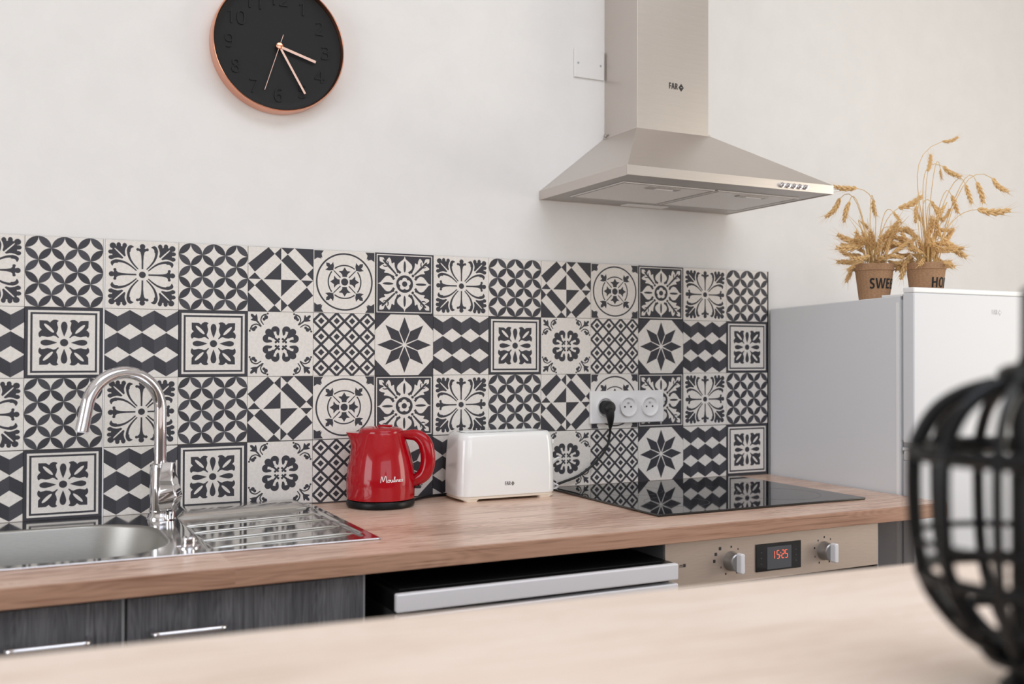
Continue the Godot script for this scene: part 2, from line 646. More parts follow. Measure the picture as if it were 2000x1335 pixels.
func smooth(a: Array, closed := true, n := 6) -> PackedVector2Array:
	var p := V(a)
	var out := PackedVector2Array()
	var m := p.size()
	for i in (m if closed else m - 1):
		var q0 := p[(i + m - 1) % m] if closed else p[maxi(i - 1, 0)]
		var q3 := p[(i + 2) % m] if closed else p[mini(i + 2, m - 1)]
		for k in n: out.append(p[i].cubic_interpolate(p[(i + 1) % m], q0, q3, float(k) / n))
	if not closed: out.append(p[m - 1])
	return out

func disc(x: float, y: float, r: float, ry := 0.0, turn := 0.0) -> PackedVector2Array:
	var out := PackedVector2Array()
	for i in 28:
		var a := TAU * i / 28
		out.append(Vector2(x, y) + Vector2(cos(a) * r, sin(a) * (ry if ry > 0.0 else r)).rotated(turn))
	return out

func stroke(a: Array, w0: float, w1: float) -> PackedVector2Array:
	var p := smooth(a, false)
	var l := PackedVector2Array()
	var r := PackedVector2Array()
	for i in p.size():
		var d := (p[mini(i + 1, p.size() - 1)] - p[maxi(i - 1, 0)]).normalized().orthogonal()
		var w := lerpf(w0, w1, float(i) / (p.size() - 1)) / 2
		l.append(p[i] + d * w)
		r.append(p[i] - d * w)
	r.reverse()
	l.append_array(r)
	return l

func turn4(poly: PackedVector2Array, c: Color) -> void:
	for k in 4:
		var q := PackedVector2Array()
		for p in poly: q.append(p.rotated(k * PI / 2))
		fill([q], c)

func turn8(poly: PackedVector2Array, c: Color) -> void:     # four corners, each with its mirror across the diagonal
	turn4(poly, c)
	var q := PackedVector2Array()
	for p in poly: q.append(Vector2(p.y, p.x))
	turn4(q, c)

func half4(poly: PackedVector2Array, c: Color) -> void:     # four sides, each with its mirror
	turn4(poly, c)
	var q := PackedVector2Array()
	for p in poly: q.append(Vector2(-p.x, p.y))
	turn4(q, c)

func border(outer: float, inner: float, c: Color) -> void:
	fill([V([-outer, -outer, outer, -outer, outer, outer, -outer, outer]), V([-inner, -inner, inner, -inner, inner, inner, -inner, inner])], c)

func tile_prints() -> Dictionary:
	var P := {}
	# flower cross
	start(L1)
	fill([disc(0, 0, .094)], D1)
	half4(V([0, -.165, .022, -.165, .024, -.42, .034, -.56, .055, -.66, .10, -.705, .145, -.70, .175, -.735, .16, -.775, .125, -.785, .09, -.765, .05, -.775, .03, -.80, 0, -.80]), D1)
	turn4(disc(0, -.83, .075), D1)
	turn8(V([-.80, -.80, -.645, -.83, -.485, -.80, -.43, -.70, -.40, -.60, -.485, -.515, -.70, -.725]), D1)
	turn4(disc(-.80, -.825, .085), D1)
	turn8(disc(-.645, -.85, .06, .075), D1)
	turn8(disc(-.485, -.835, .062, .08), D1)
	turn8(stroke([-.42, -.44, -.405, -.54, -.44, -.66, -.41, -.80, -.34, -.90], .12, .03), L1)
	turn8(stroke([-.115, -.16, -.22, -.275, -.31, -.40, -.365, -.53, -.385, -.65, -.375, -.74], .03, .085), D1)
	turn8(smooth([-.425, -.68, -.40, -.80, -.345, -.855, -.29, -.85, -.235, -.81, -.285, -.785, -.32, -.74, -.335, -.66]), D1)
	P.cross = finish()
	# overlapping circles
	start(L1)
	for i in 3:
		for j in 3:
			var o := Vector2(-1 + (i + .5) * 2 / 3.0, -1 + (j + .5) * 2 / 3.0)
			for k in 4:
				var q := PackedVector2Array()
				var h := 1 / 3.0
				for n in 9:
					var a := -PI / 2 + PI / 2 * n / 8
					q.append(o + (Vector2(cos(a), sin(a)) * h).rotated(k * PI / 2))
				for n in 9:
					var a := PI / 2 + PI / 2 * n / 8
					q.append(o + (Vector2(h, -h) + Vector2(cos(a), sin(a)) * h).rotated(k * PI / 2))
				fill([q], D1 if (k + i + j) % 2 else D2)
	P.circles = finish()
	# diagonal bands
	start(L1)
	for s in [1.0, -1.0]:
		for a in [[-1, -.47, -.39, -1, -.2, -.8, -.8, -.22], [0, 0, -.53, 0, 0, -.53], [-1, 0, -.62, 0, -.8, -.2], [0, -1, 0, -.6, -.2, -.8],
				[0, -1, .4, -1, .2, -.8], [.2, -.8, 0, -.6, .6, 0, .8, -.2], [.42, -1, 1, -1, 1, -.42], [1, -.4, 1, 0, .8, -.2]]:
			var q := V(a)
			for i in q.size(): q[i] *= s
			fill([q], D1)
	P.bands = finish()
	# rings
	start(L1)
	fill([disc(0, 0, .115)], D1)
	var big := PackedVector2Array()
	var hole := PackedVector2Array()
	for i in 96:
		var d := Vector2.from_angle(TAU * i / 96)
		big.append(d * .925)
		hole.append(d * .875)
	fill([big, hole], D1)
	for k in 4:
		var arc := PackedVector2Array()
		for i in 17: arc.append(Vector2.from_angle(k * PI / 2 - .66 + 1.32 * i / 16) * .55)
		for i in 17: arc.append(Vector2.from_angle(k * PI / 2 + .66 - 1.32 * i / 16) * .51)
		fill([arc], D1)
	half4(V([0, -.47, .05, -.39, .085, -.345, .13, -.35, .195, -.335, .13, -.29, .095, -.25, .075, -.21, .08, -.165, 0, -.16]), D1)
	turn8(V([-.125, -.15, -.15, -.125, -.36, -.34, -.365, -.41, -.35, -.50, -.375, -.63, -.415, -.57, -.46, -.535, -.50, -.59, -.59, -.60, -.61, -.61, -.52, -.5, -.40, -.40]), D1)
	turn8(V([-.98, -.98, -.68, -.98, -.75, -.88, -.72, -.75, -.84, -.80, -.92, -.84]), D1)
	fill([disc(-.93, -1.0, .09, .02)], L1)
	P.rings = finish()
	# leafy flower on dark ground
	start(D1)
	border(.955, .925, L1)
	turn8(smooth([0, 0, -.20, -.24, -.27, -.40, -.33, -.56, -.36, -.70, -.44, -.665, -.47, -.78, -.53, -.86, -.60, -.79, -.66, -.70, -.72, -.84, -.83, -.86, -.84, -.84, -.60, -.6], true, 5), L1)
	turn4(stroke([-.84, -.84, -.4, -.4, 0, 0], .02, .02), L1)
	half4(smooth([0, -.93, .04, -.82, .14, -.74, .25, -.62, .24, -.46, .14, -.36, 0, -.30], false), L1)
	half4(V([0, -.9, .03, -.83, .14, -.74, .22, -.60, .13, -.36, .0, -.2]), L1)
	fill([disc(0, 0, .43)], L1)
	turn8(stroke([-.14, -.36, -.24, -.44, -.305, -.55, -.325, -.66, -.30, -.78], .085, .03), D1)
	turn4(disc(0, -.57, .04, .185), D1)
	turn4(stroke([-.31, -.33, -.48, -.51, -.58, -.61], .05, .085), D1)
	turn4(disc(-.655, -.69, .035, .13, PI * .75), D1)
	turn8(stroke([-.57, -.60, -.565, -.69, -.60, -.74], .05, .015), D1)
	turn4(disc(-.28, -.285, .045), D1)
	fill([disc(0, 0, .29)], D1)
	for k in 5: fill([disc(.125 * sin(TAU * k / 5), -.125 * cos(TAU * k / 5), .088)], L1)
	fill([disc(0, 0, .12)], L1)
	fill([disc(0, 0, .09)], D1)
	P.leafy = finish()
	# tumbling cubes
	start(L1)
	for k in 6:
		var a := -1 + k / 3.0
		var b := a + 1 / 3.0 + .004
		var up := k % 2 == 0
		var c := D1 if up else D2
		for band in [[.015, .115, .215, .335], [.45, .345, .665, .55], [.675, .785, .885, .99]]:
			var ya: float = band[0] if up else band[1]
			var yb: float = band[1] if up else band[0]
			var za: float = band[2] if up else band[3]
			var zb: float = band[3] if up else band[2]
			fill([V([a, ya * 2 - 1, b, yb * 2 - 1, b, zb * 2 - 1, a, za * 2 - 1])], (D2 if up else D1) if band[0] == .45 else c)
	P.cubes = finish()
	# framed leaves
	start(D1)
	border(.915, .855, L1)
	border(.80, 0.0, L1)
	fill([disc(0, 0, .105)], D1)
	half4(smooth([0, -.60, .05, -.575, .082, -.49, .075, -.40, .04, -.28, 0, -.175], false), D1)
	turn8(V([-.63, -.63, -.43, -.625, -.36, -.57, -.325, -.615, -.27, -.65, -.20, -.65, -.14, -.62, -.185, -.57, -.175, -.50, -.155, -.43, -.17, -.34, -.20, -.27, -.185, -.22, -.13, -.15, -.14, -.14, -.28, -.265, -.42, -.42]), D1)
	turn4(stroke([-.62, -.62, -.4, -.4, -.15, -.15], .02, .02), D1)
	turn4(disc(-.385, -.41, .045, .175, PI * .75), L1)
	P.framed = finish()
	# rosette
	start(L1)
	turn4(V([-.17, -.42, -.36, -.39, -.42, -.17, -.22, -.18, -.18, -.22]), D1)
	turn4(disc(-.375, -.37, .105), D1)
	turn8(disc(-.17, -.425, .13), D1)
	turn8(V([-.04, -.40, -.20, -.42, -.13, -.24, -.06, -.28]), D1)
	turn8(stroke([-.185, -.39, -.165, -.30, -.10, -.225], .085, .06), L1)
	turn8(V([-.02, -.20, -.055, -.265, -.12, -.25, -.21, -.21, -.19, -.10, -.02, -.1]), L1)
	turn4(stroke([-.05, -.05, -.12, -.12, -.24, -.225], .055, .06), D1)
	turn4(stroke([-.055, -.165, -.105, -.105, -.165, -.055], .05, .05), D1)
	turn8(disc(-.06, -.155, .036), D1)
	fill([V([-.022, -.6, .022, -.6, .022, .6, -.022, .6])], L1)
	fill([V([-.6, -.022, -.6, .022, .6, .022, .6, -.022])], L1)
	turn4(stroke([-.60, -.55, -.70, -.68, -.76, -.74], .035, .06), D1)
	turn8(smooth([-.73, -.71, -.92, -.74, -.86, -.80, -.90, -.88, -.80, -.85, -.76, -.80]), D1)
	turn4(disc(-.85, -.86, .045, .085, PI * .75), D1)
	turn8(stroke([-.53, -.60, -.61, -.73, -.58, -.85, -.52, -.90, -.44, -.92], .03, .05), D1)
	turn8(disc(-.455, -.83, .06), D1)
	turn8(disc(-.515, -.77, .045), D1)
	turn8(disc(-.405, -.945, .03), D1)
	P.rosette = finish()
	# small diamonds
	start(L1)
	for i in range(-1, 5):
		for j in range(-1, 5):
			var o := Vector2(-.75 + i * .5, -.75 + j * .5)
			var q := []
			for r in [.305, .195]:
				q.append(PackedVector2Array([o + Vector2(0, -r), o + Vector2(r, 0), o + Vector2(0, r), o + Vector2(-r, 0)]))
			fill(q, D1)
			fill([PackedVector2Array([o + Vector2(0, -.105), o + Vector2(.105, 0), o + Vector2(0, .105), o + Vector2(-.105, 0)])], D1)
	P.diamonds = finish()
	# eight-pointed star
	start(L1)
	turn4(V([-1, -1, -.48, -1, -1, -.48]), D1)
	for k in 8:
		var q := PackedVector2Array()
		for p in V([0, -.06, .175, -.46, 0, -.92, -.175, -.46]): q.append(p.rotated(k * PI / 4))
		fill([q], D1)
	P.star = finish()
	img = PackedFloat32Array()
	return P

func backsplash() -> void:
	var P := tile_prints()
	var g := 0.0004
	var w := U - 2 * g
	var h := TH - 2 * g
	var mb := MB.new()
	var face := func(i: float, z: float) -> PackedVector3Array:
		return PackedVector3Array([Vector3(-w / 2 + i, -h / 2 + i, z), Vector3(w / 2 - i, -h / 2 + i, z), Vector3(w / 2 - i, h / 2 - i, z), Vector3(-w / 2 + i, h / 2 - i, z)])
	mb.loft([face.call(0.0, 0.0), face.call(0.0, 0.0026), face.call(0.0004, 0.003)])
	for i in mb.v.size(): mb.t[i] = Vector2(mb.v[i].x / w + .5, .5 - mb.v[i].y / h)
	var shape := mb.mesh(20.0)
	var top := ["cross", "circles", "cross", "circles", "bands", "rings", "leafy", "cross", "circles", "bands", "rings", "leafy", "cross", "circles"]
	var low := ["cubes", "framed", "cubes", "framed", "rosette", "diamonds", "star", "cubes", "framed", "rosette", "diamonds", "star", "cubes", "framed"]
	var y0 := 1.4808
	for side in 2:
		var o := thing("tile_panel", ["black and cream patterned tile panel behind the sink, left of the white joint", "long black and cream patterned tile panel behind faucet, kettle, toaster and hob"][side], "tile panel")
		var first := [-2, 2][side] as int
		var last := [2, 14][side] as int
		var shift := [-0.00315, 0.0][side] as float
		var xa := (first - 3) * U + shift
		var xb := (last - 3) * U + shift
		put("backing", slab(MB.new(), xa, xb, 0.9005, y0, 0.0005, 0.0055), M.grout, o)
		if side == 0:
			put("joint", slab(MB.new(), xb + .0002, xb + .003, 0.9005, y0, 0.0005, 0.0075), M.joint, o)
		for c in range(first, last):
			var n := c if c >= 0 else c + 2
			for r in 4:
				var x := put("tile", shape, P[(top if r % 2 == 0 else low)[n]], o, Vector3((c - 2.5) * U + shift, y0 - (r + .5) * TH, 0.005))
				if r == 3: x.scale.y = 0.985
	var trim := put("trim_1", slab(MB.new(), 1.6228, 1.6258, .9005, y0, .0005, .009), M.black)
	trim.set_meta("kind", "structure")
	tag(trim, "thin dark edge strip ending the tiles beside the fridge", "trim")

# ---------------------------------------------------------------- worktop, sink, tap, hob
func worktop() -> void:
	var o := thing("worktop", "pinkish oak worktop with square front edge carrying sink, kettle, toaster and hob", "worktop")
	var yb := 0.868
	var mb := MB.new()
	slab(mb, -1.25, 1.6258, yb, WT, .0, .105)
	slab(mb, -1.25, -.66, yb, WT, .105, .474)
	slab(mb, -.055, 1.6258, yb, WT, .105, .474)
	# front strip with softly rounded edges
	slab(mb, -1.25, 1.6258, yb, WT, .474, .6194)
	put("slab", mb, M.oak, o)
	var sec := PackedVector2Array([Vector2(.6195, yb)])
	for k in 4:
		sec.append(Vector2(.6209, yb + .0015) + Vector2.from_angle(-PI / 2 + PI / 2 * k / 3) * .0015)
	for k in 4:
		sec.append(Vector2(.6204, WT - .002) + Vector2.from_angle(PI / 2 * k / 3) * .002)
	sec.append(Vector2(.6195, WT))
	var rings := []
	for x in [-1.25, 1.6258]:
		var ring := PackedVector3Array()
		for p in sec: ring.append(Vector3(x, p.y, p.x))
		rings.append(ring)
	var strip := put("edge_strip", MB.new().loft(rings), M.oak_edge_shaded, o)  # thin front piece that carries the painted-in shade
	strip.set_meta("label", "wood edge strip with the shade of the front put into its colour")

func sink() -> void:
	var o := thing("sink", "stainless steel inset sink with ribbed drainer on the right", "sink", Vector3(0, WT, 0))
	var x0 := -.70
	var x1 := .2908
	var z0 := .012
	var z1 := .493
	var bx := Vector2(-.64, -.068)
	var bz := Vector2(.118, .462)
	var top := .0035
	var mid := -.035           # seam between bowl side and drainer side
	var mb := MB.new()
	# ring of deck round the bowl, then down into the bowl
	var bowl := func(inset: float, y: float, r: float) -> PackedVector3Array:
		return MB.rrect(bx.y - bx.x - 2 * inset, bz.y - bz.x - 2 * inset, r, Vector3((bx.x + bx.y) / 2, y, (bz.x + bz.y) / 2))
	var lip: PackedVector3Array = bowl.call(-.006, top, .125)
	var outer := PackedVector3Array()
	var c := Vector3((bx.x + bx.y) / 2, top, (bz.x + bz.y) / 2)
	for p in lip:
		var d := p - c
		var k := minf(((x0 if d.x < 0 else mid) - c.x) / d.x if absf(d.x) > 1e-6 else 1e9, ((z0 + .006 if d.z < 0 else z1 - .004) - c.z) / d.z if absf(d.z) > 1e-6 else 1e9)
		outer.append(c + d * k)
	for i in lip.size():
		var j := (i + 1) % lip.size()
		mb.quad(outer[i], outer[j], lip[j], lip[i])
	# square off the outer corners
	for q in [Vector2(x0, z0 + .006), Vector2(mid, z0 + .006), Vector2(mid, z1 - .004), Vector2(x0, z1 - .004)]:
		var q3 := Vector3(q.x, top, q.y)
		for i in lip.size():
			var j := (i + 1) % lip.size()
			if absf(outer[i].x - outer[j].x) > 1e-5 and absf(outer[i].z - outer[j].z) > 1e-5 and (outer[i] - q3).length() < .12 and (outer[j] - q3).length() < .12:
				mb.tri(outer[i], q3, outer[j])
	var rim := MB.new()
	# rounded outer rim along front, back and right
	slab(rim, x0, x1, .0003, top, z1 - .006, z1, .0015)
	slab(rim, x0, x1, .0003, top, z0, z0 + .008, .0015)
	slab(rim, x1 - .006, x1, .0003, top, z0, z1, .0015)
	# drainer: a height field with pressed ribs
	var nx := 90
	var nz := 260
	var dx := Vector2(mid, x1 - .004)
	var dz := Vector2(z0 + .006, z1 - .004)
	var RIBS := [Vector2(.203, .156), Vector2(.286, .237), Vector2(.372, .326), Vector2(.452, .416)]
	var hf := func(x: float, z: float) -> float:
		var edge := minf(minf(x - (mid + .02), (x1 - .020) - x), minf(z - .062, .464 - z))
		var y := top - .0022 * smoothstep(0.0, .010, edge)
		# pressed bead at the right end
		var e := absf(x - .272 - .0)
		if e < .006 and z > .06 and z < .44:
			y = maxf(y, top - .0022 + .0040 * (0.5 + 0.5 * cos(PI * e / .006)) * smoothstep(.06, .08, z) * smoothstep(.44, .425, z))
		return y
	var grid := []
	for i in nx + 1:
		var row := PackedVector3Array()
		for k in nz + 1:
			var x := lerpf(dx.x, dx.y, float(i) / nx)
			var z := lerpf(dz.x, dz.y, float(k) / nz)
			row.append(Vector3(x, hf.call(x, z), z))
		grid.append(row)
	for i in nx:
		for k in nz:
			mb.quad(grid[i][k], grid[i][k + 1], grid[i + 1][k + 1], grid[i + 1][k])
	# faces of the sheet look up
	for i in range(0, mb.v.size(), 3):
		if (mb.v[i + 1] - mb.v[i]).cross(mb.v[i + 2] - mb.v[i]).y < 0.0:
			var s := mb.v[i + 1]
			mb.v[i + 1] = mb.v[i + 2]
			mb.v[i + 2] = s
	put("deck", mb, M.inox, o)
	for k in 4:
		var a := Vector3(-.022 + .006 * k, top - .0018, RIBS[k].x)
		var b := Vector3(.262, top - .0018, RIBS[k].y)
		var path := []
		var rad := []
		for i in 13:
			var q := i / 12.0
			path.append(a.lerp(b, q))
			rad.append(.0034 * sqrt(maxf(1.0 - pow(absf(q * 2 - 1), 12.0), .02)))
		put("drainer_rib", MB.new().tube(path, rad, 16), M.inox, o)
	var rows := []
	for i in 21:
		var q := i / 20.0
		var x := lerpf(-.013, x1 - .016, q)
		var ze := lerpf(.104, .064, q)
		var lift := smoothstep(0.0, .04, q) * smoothstep(1.0, .90, q)
		var row := PackedVector3Array([Vector3(x, .001, z0 + .004)])
		for k in 4: row.append(Vector3(x, top + .0005 + .0120 * lift * sin(PI / 2 * k / 3.0), z0 + .004 + .006 * (1 - cos(PI / 2 * k / 3.0))))
		for k in 11:
			var an := deg_to_rad(52.0) * k / 10.0
			row.append(Vector3(x, top + .0005 + lift * (.0120 - .0315 * (1 - cos(an))), ze - .0248 + .0315 * sin(an)))
		row.append(Vector3(x, .001, ze))
		rows.append(row)
	put("back_ledge", MB.new().loft(rows), M.inox_ledge, o)
	put("rim", rim, M.chrome, o)
	var bw := MB.new()
	var rings := [lip]
	for k in range(1, 5):
		var a := PI / 2 * k / 4
		rings.append(bowl.call(-.006 + .006 * sin(a), top - .006 * (1 - cos(a)), .123))
	rings.append(bowl.call(.008, -.05, .118))
	rings.append(bowl.call(.016, -.12, .11))
	for k in range(1, 5):
		var a := PI / 2 * k / 4
		rings.append(bowl.call(.016 + .03 * (1 - cos(a)), -.12 - .03 * sin(a), .10))
	rings.append(bowl.call(.13, -.152, .03))
	bw.loft(rings, false, true)
	for i in range(0, bw.v.size(), 3):      # its inside is the seen side
		var s := bw.v[i + 1]
		bw.v[i + 1] = bw.v[i + 2]
		bw.v[i + 2] = s
	put("bowl", bw, M.inox_bowl, o)
	put("drain", MB.new().lathe([Vector2(.0001, -.1515), Vector2(.04, -.1515), Vector2(.045, -.149), Vector2(.04, -.1485), Vector2(.0001, -.1505)], 28, Vector3(-.35, .0, .29)), M.chrome, o)
	var k := put("overflow_knob", MB.new().lathe([Vector2(.02, top), Vector2(.02, top + .002), Vector2(.013, top + .003), Vector2(.0125, top + .016), Vector2(.011, top + .018), Vector2(.0001, top + .0185)], 28), M.chrome, o, Vector3(-.042, 0, .432))
	k.set_meta("label", "short round chrome knob")
	put("overflow_slot", MB.new().box(Vector3(.004, .02, .008), Vector3(-.0775, -.022, .345), .001), M.black, o)

func faucet() -> void:
	var o := thing("faucet", "chrome swan-neck kitchen tap with chunky side lever behind the sink", "tap", Vector3(-.0450, WT + .0035, .088))
	put("base_ring", MB.new().lathe([Vector2(.0001, 0), Vector2(.027, 0), Vector2(.027, .004), Vector2(.0245, .008), Vector2(.0225, .012)], 40), M.chrome, o)
	put("column", MB.new().lathe([Vector2(.0225, .008), Vector2(.0225, .018), Vector2(.0215, .02), Vector2(.0215, .106), Vector2(.020, .111), Vector2(.0125, .114), Vector2(.0001, .114)], 40), M.chrome, o)
	var dir := Vector3(-.9, 0, .35).normalized()
	var R := .0775
	var path := []
	for k in 6: path.append(Vector3(-.001, .105 + .118 * k / 5.0, 0))
	for k in range(1, 29):
		var a := PI * .955 * k / 28
		path.append(Vector3(-.001, .223, 0) + dir * R * (1 - cos(a)) + Vector3.UP * R * sin(a))
	var e: Vector3 = path[-1]
	var d: Vector3 = (path[-1] - path[-2]).normalized()
	for k in range(1, 4): path.append(e + d * .047 * k / 3.0)
	put("spout", MB.new().tube(path, .0125, 24), M.chrome, o)
	var tip: Vector3 = path[-1]
	var ae := MB.new().tube([tip - d * .001, tip + d * .003], .0108, 20)
	put("aerator", ae, M.silver, o)
	# lever: a wavy block in front and right of the column, on a short hub
	var f := Vector3(-.448, 0, .894)
	var r := Vector3(.894, 0, .448)
	var secs := [[.018, .0085, .0125, .010, .012], [.028, .0100, .0160, .008, .022], [.040, .0125, .0180, .006, .026], [.050, .0135, .0195, .004, .023], [.060, .0125, .0180, .002, .025], [.072, .0110, .0150, .000, .020], [.082, .0100, .0140, -.002, .0235], [.092, .0095, .0130, -.003, .0195], [.104, .0090, .0125, -.004, .016], [.116, .0085, .0120, -.005, .009], [.1175, .0085, .0110, -.005, .0075]]
	var rings := []
	for s in secs:
		var c: Vector3 = r * (.0125 + s[1]) + Vector3.UP * s[0]
		var ring := PackedVector3Array()
		var w: float = s[2]
		for p in MB.rrect(2 * w, .016 + s[4], .004, Vector3.ZERO):
			ring.append(c + r * p.x + f * (p.z + .006 + s[4] * .5))
		rings.append(ring)
	put("lever", MB.new().loft(rings), M.chrome, o)
	var hub := MB.new().lathe([Vector2(.0001, 0), Vector2(.0105, 0), Vector2(.0105, .022), Vector2(.0001, .022)], 24)
	put("lever_hub", hub, M.chrome, o, r * .0235 + f * .012 + Vector3(0, .002, 0))

func hob() -> void:
	var o := thing("hob", "black glass induction hob set in the oak worktop under the hood", "hob", Vector3(1.1964, WT, .2653))
	put("glass", MB.new().box(Vector3(.5938, .0045, .4778), Vector3(0, .0031, 0), .0015, .004), M.glass_black, o)
	put("seal", MB.new().box(Vector3(.589, .0008, .473), Vector3(0, .0005, 0)), M.rubber, o)
	var z := MB.new()
	for p in [[-.15, -.11, .09], [.15, -.11, .075], [-.15, .1, .075], [.15, .1, .1]]:
		var rings := [[], []]
		z.lathe([Vector2(p[2] - .0015, .0053), Vector2(p[2] - .0015, .00545), Vector2(p[2], .00545), Vector2(p[2], .0053)], 40, Vector3(p[0], 0, p[1]))
	var c := put("cooking_zone_marks", z, mat(c8(34, 34, 35), .2), o)
	c.set_meta("label", "thin dark grey cooking zone rings")

# ---------------------------------------------------------------- base units
func handle_bar(parent: Node, x0: float, x1: float, y: float, z: float) -> void:
	var mb := MB.new()
	var path := [Vector3(x0, y, z), Vector3(x0, y, z + .022), Vector3(x0 + .004, y, z + .027), Vector3(x0 + .01, y, z + .03), Vector3(x1 - .01, y, z + .03), Vector3(x1 - .004, y, z + .027), Vector3(x1, y, z + .022), Vector3(x1, y, z)]
	mb.tube(path, .005, 12)
	put("handle", mb, M.chrome, parent)

func cabinets() -> void:
	var spots := [[-1.15, -.66, "dark grey wood base cabinet under the worktop's left end, outside the frame"], [-.657, -.1640, "dark grey wood base cabinet under the sink bowl with bar handle"], [-.1610, .2240, "dark grey wood base cabinet under the drainer, left of the dishwasher"]]
	for s in spots:
		var x0: float = s[0]
		var x1: float = s[1]
		var o := thing("base_cabinet", s[2], "cabinet")
		var b := MB.new()
		slab(b, x0, x0 + .018, .1, .735, .03, .5)
		slab(b, x0, x0 + .018, .1, .866, .5, .580)
		slab(b, x1 - .018, x1, .1, .735 if x1 < .2 else .866, .03, .5)
		slab(b, x1 - .018, x1, .1, .866, .5, .5995)
		slab(b, x0 + .018, x1 - .018, .1, .118, .03, .580)
		slab(b, x0 + .018, x1 - .018, .118, .866, .03, .04)
		slab(b, x0 + .018, x1 - .018, .0, .1, .3, .52)
		put("carcass", b, M.carcass, o)
		var d := put("door", slab(MB.new(), x0 + .0015, x1 - .0035, .104, .862, .5825, .6015, .001), M.grey_wood, o)
		if x0 > -1.0:
			var hx := [-.3152, -.2195] if x0 < -.3 else [-.1119, -.0199]
			handle_bar(d, hx[0] - .012, hx[1] + .004, .8085, .6015)
		else:
			handle_bar(d, -.8, -.7, .8085, .6015)

func dishwasher() -> void:
	var o := thing("dishwasher", "freestanding dishwasher with black top and silver front under the worktop", "dishwasher")
	var x0 := .262
	var x1 := .8425
	var yt := .8355
	put("body", slab(MB.new(), x0 + .004, x1 - .004, .02, yt - .034, .06, .628, .002), M.black_matte, o)
	var t := MB.new()
	slab(t, x0, x1, yt - .034, yt, .06, .640, .003)
	var top := put("top_panel", t, M.black_satin, o)
	put("top_inlay", slab(MB.new(), x0 + .016, x1 - .016, yt - .001, yt + .0012, .075, .622, .001), M.black_satin, top)
	var f := MB.new()
	slab(f, x0, x1, yt - .0315, yt + .0005, .6405, .6545, .0035)
	put("front_trim", f, M.silver, o)
	put("door", slab(MB.new(), x0 + .005, x1 + .001, .12, yt - .0385, .6285, .6525, .003), M.silver, o)
	put("plinth", slab(MB.new(), x0 + .01, x1 - .01, 0, .11, .55, .57), M.black_matte, o)

func oven() -> void:
	var o := thing("oven", "built-in oven with bronze steel fascia, two knobs and red clock under the hob", "oven")
	var x0 := .8465
	var x1 := 1.4259
	put("body", slab(MB.new(), x0 + .01, x1 - .01, .28, .86, .05, .583), M.black_matte, o)
	put("fascia", slab(MB.new(), x0, x1, .7715, .8672, .583, .603, .0012), M.fascia, o)
	var d := put("door", slab(MB.new(), x0, x1, .28, .768, .583, .603, .0015), M.glass_black, o)
	handle_bar(d, .92, 1.35, .735, .603)
	for k in 2:
		var kx: float = [1.0120, 1.2665][k]
		var kn := put("knob", MB.new().lathe([Vector2(.0001, .024), Vector2(.0165, .024), Vector2(.0185, .022), Vector2(.0195, .006), Vector2(.0205, .004), Vector2(.0205, 0), Vector2(.0001, 0)], 36), M.knob, o, Vector3(kx, .8165, .603))
		kn.rotation_degrees.x = 90
		put("grip", MB.new().box(Vector3(.0105, .016, .041), Vector3(0, .030, 0), .002, .004), M.silver, kn)
		for a in 9:
			var t: float = -150.0 + a * 37.5
			if k == 0 and a in [2, 3]: continue
			var p := Vector3(kx + sin(deg_to_rad(t)) * .029, .8165 + cos(deg_to_rad(t)) * .029, .6032)
			put("dial_mark", MB.new().box(Vector3(.0018 if a % 2 else .0032, .0040, .0006)), M.print_dark, o, p)
	for p in [[.8935, .8178], [.9830, .8442], [.9722, .8335], [.9682, .8195]]:
		put("icon", MB.new().box(Vector3(.0058, .0065, .0006)), M.print_dark, o, Vector3(p[0], p[1], .6032))
	put("lettering", text("m", .010, .0004), M.print_dark, o, Vector3(.8855, .8178, .6032))
	var disp := put("display", slab(MB.new(), 1.0756, 1.1984, .7868, .8448, .6025, .6055, .001), M.glass_black, o)
	put("screen", slab(MB.new(), 1.1046, 1.1708, .7905, .8375, .6052, .6062, .0004), M.screen, disp)
	# 15:25 in seven segments
	var seg := MB.new()
	var x := 1.1215
	for ch in ["1", "5", ":", "2", "5"]:
		if ch == ":":
			seg.box(Vector3(.0016, .0016, .0006), Vector3(x + .001, .8235, .6064))
			seg.box(Vector3(.0016, .0016, .0006), Vector3(x + .001, .8165, .6064))
			x += .0042
			continue
		var on: Array = {"1": [2, 5], "5": [0, 1, 3, 5, 6], "2": [0, 2, 3, 4, 6]}[ch]
		var w := .0062
		var h := .0165
		var y := .8200
		for s in on:
			var sx: float = [w / 2, 0.0, w, w / 2, 0.0, w, w / 2][s]
			var sy: float = [h / 2, h / 4, h / 4, 0.0, -h / 4, -h / 4, -h / 2][s]
			var flat: bool = s in [0, 3, 6]
			if ch == "1": sx -= .0032
			seg.box(Vector3(w - .001 if flat else .0013, .0013 if flat else h / 2 - .001, .0006), Vector3(x + sx, y + sy, .6064))
		x += .0092
	put("digits", seg, M.digit, disp)
	for k in 3:
		put("touch_mark", MB.new().box(Vector3(.004, .0022, .0004)), M.print_mark, disp, Vector3(1.089, .803 + k * .012, .6056))
		put("touch_mark", MB.new().box(Vector3(.004, .0022, .0004)), M.print_mark, disp, Vector3(1.184, .803 + k * .012, .6056))
	# housing either side of the oven
	var c := thing("oven_housing", "thin grey side panels housing the oven, beside the dishwasher", "cabinet")
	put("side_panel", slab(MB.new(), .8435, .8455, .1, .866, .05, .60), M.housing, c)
	put("side_panel", slab(MB.new(), 1.4268, 1.4285, .1, .866, .05, .6015), M.carcass, c)
	put("shelf", slab(MB.new(), .8455, 1.4268, .255, .275, .05, .58), M.white, c)
	put("plinth", slab(MB.new(), .8435, 1.4285, 0, .1, .5, .518), M.grey_wood, c)

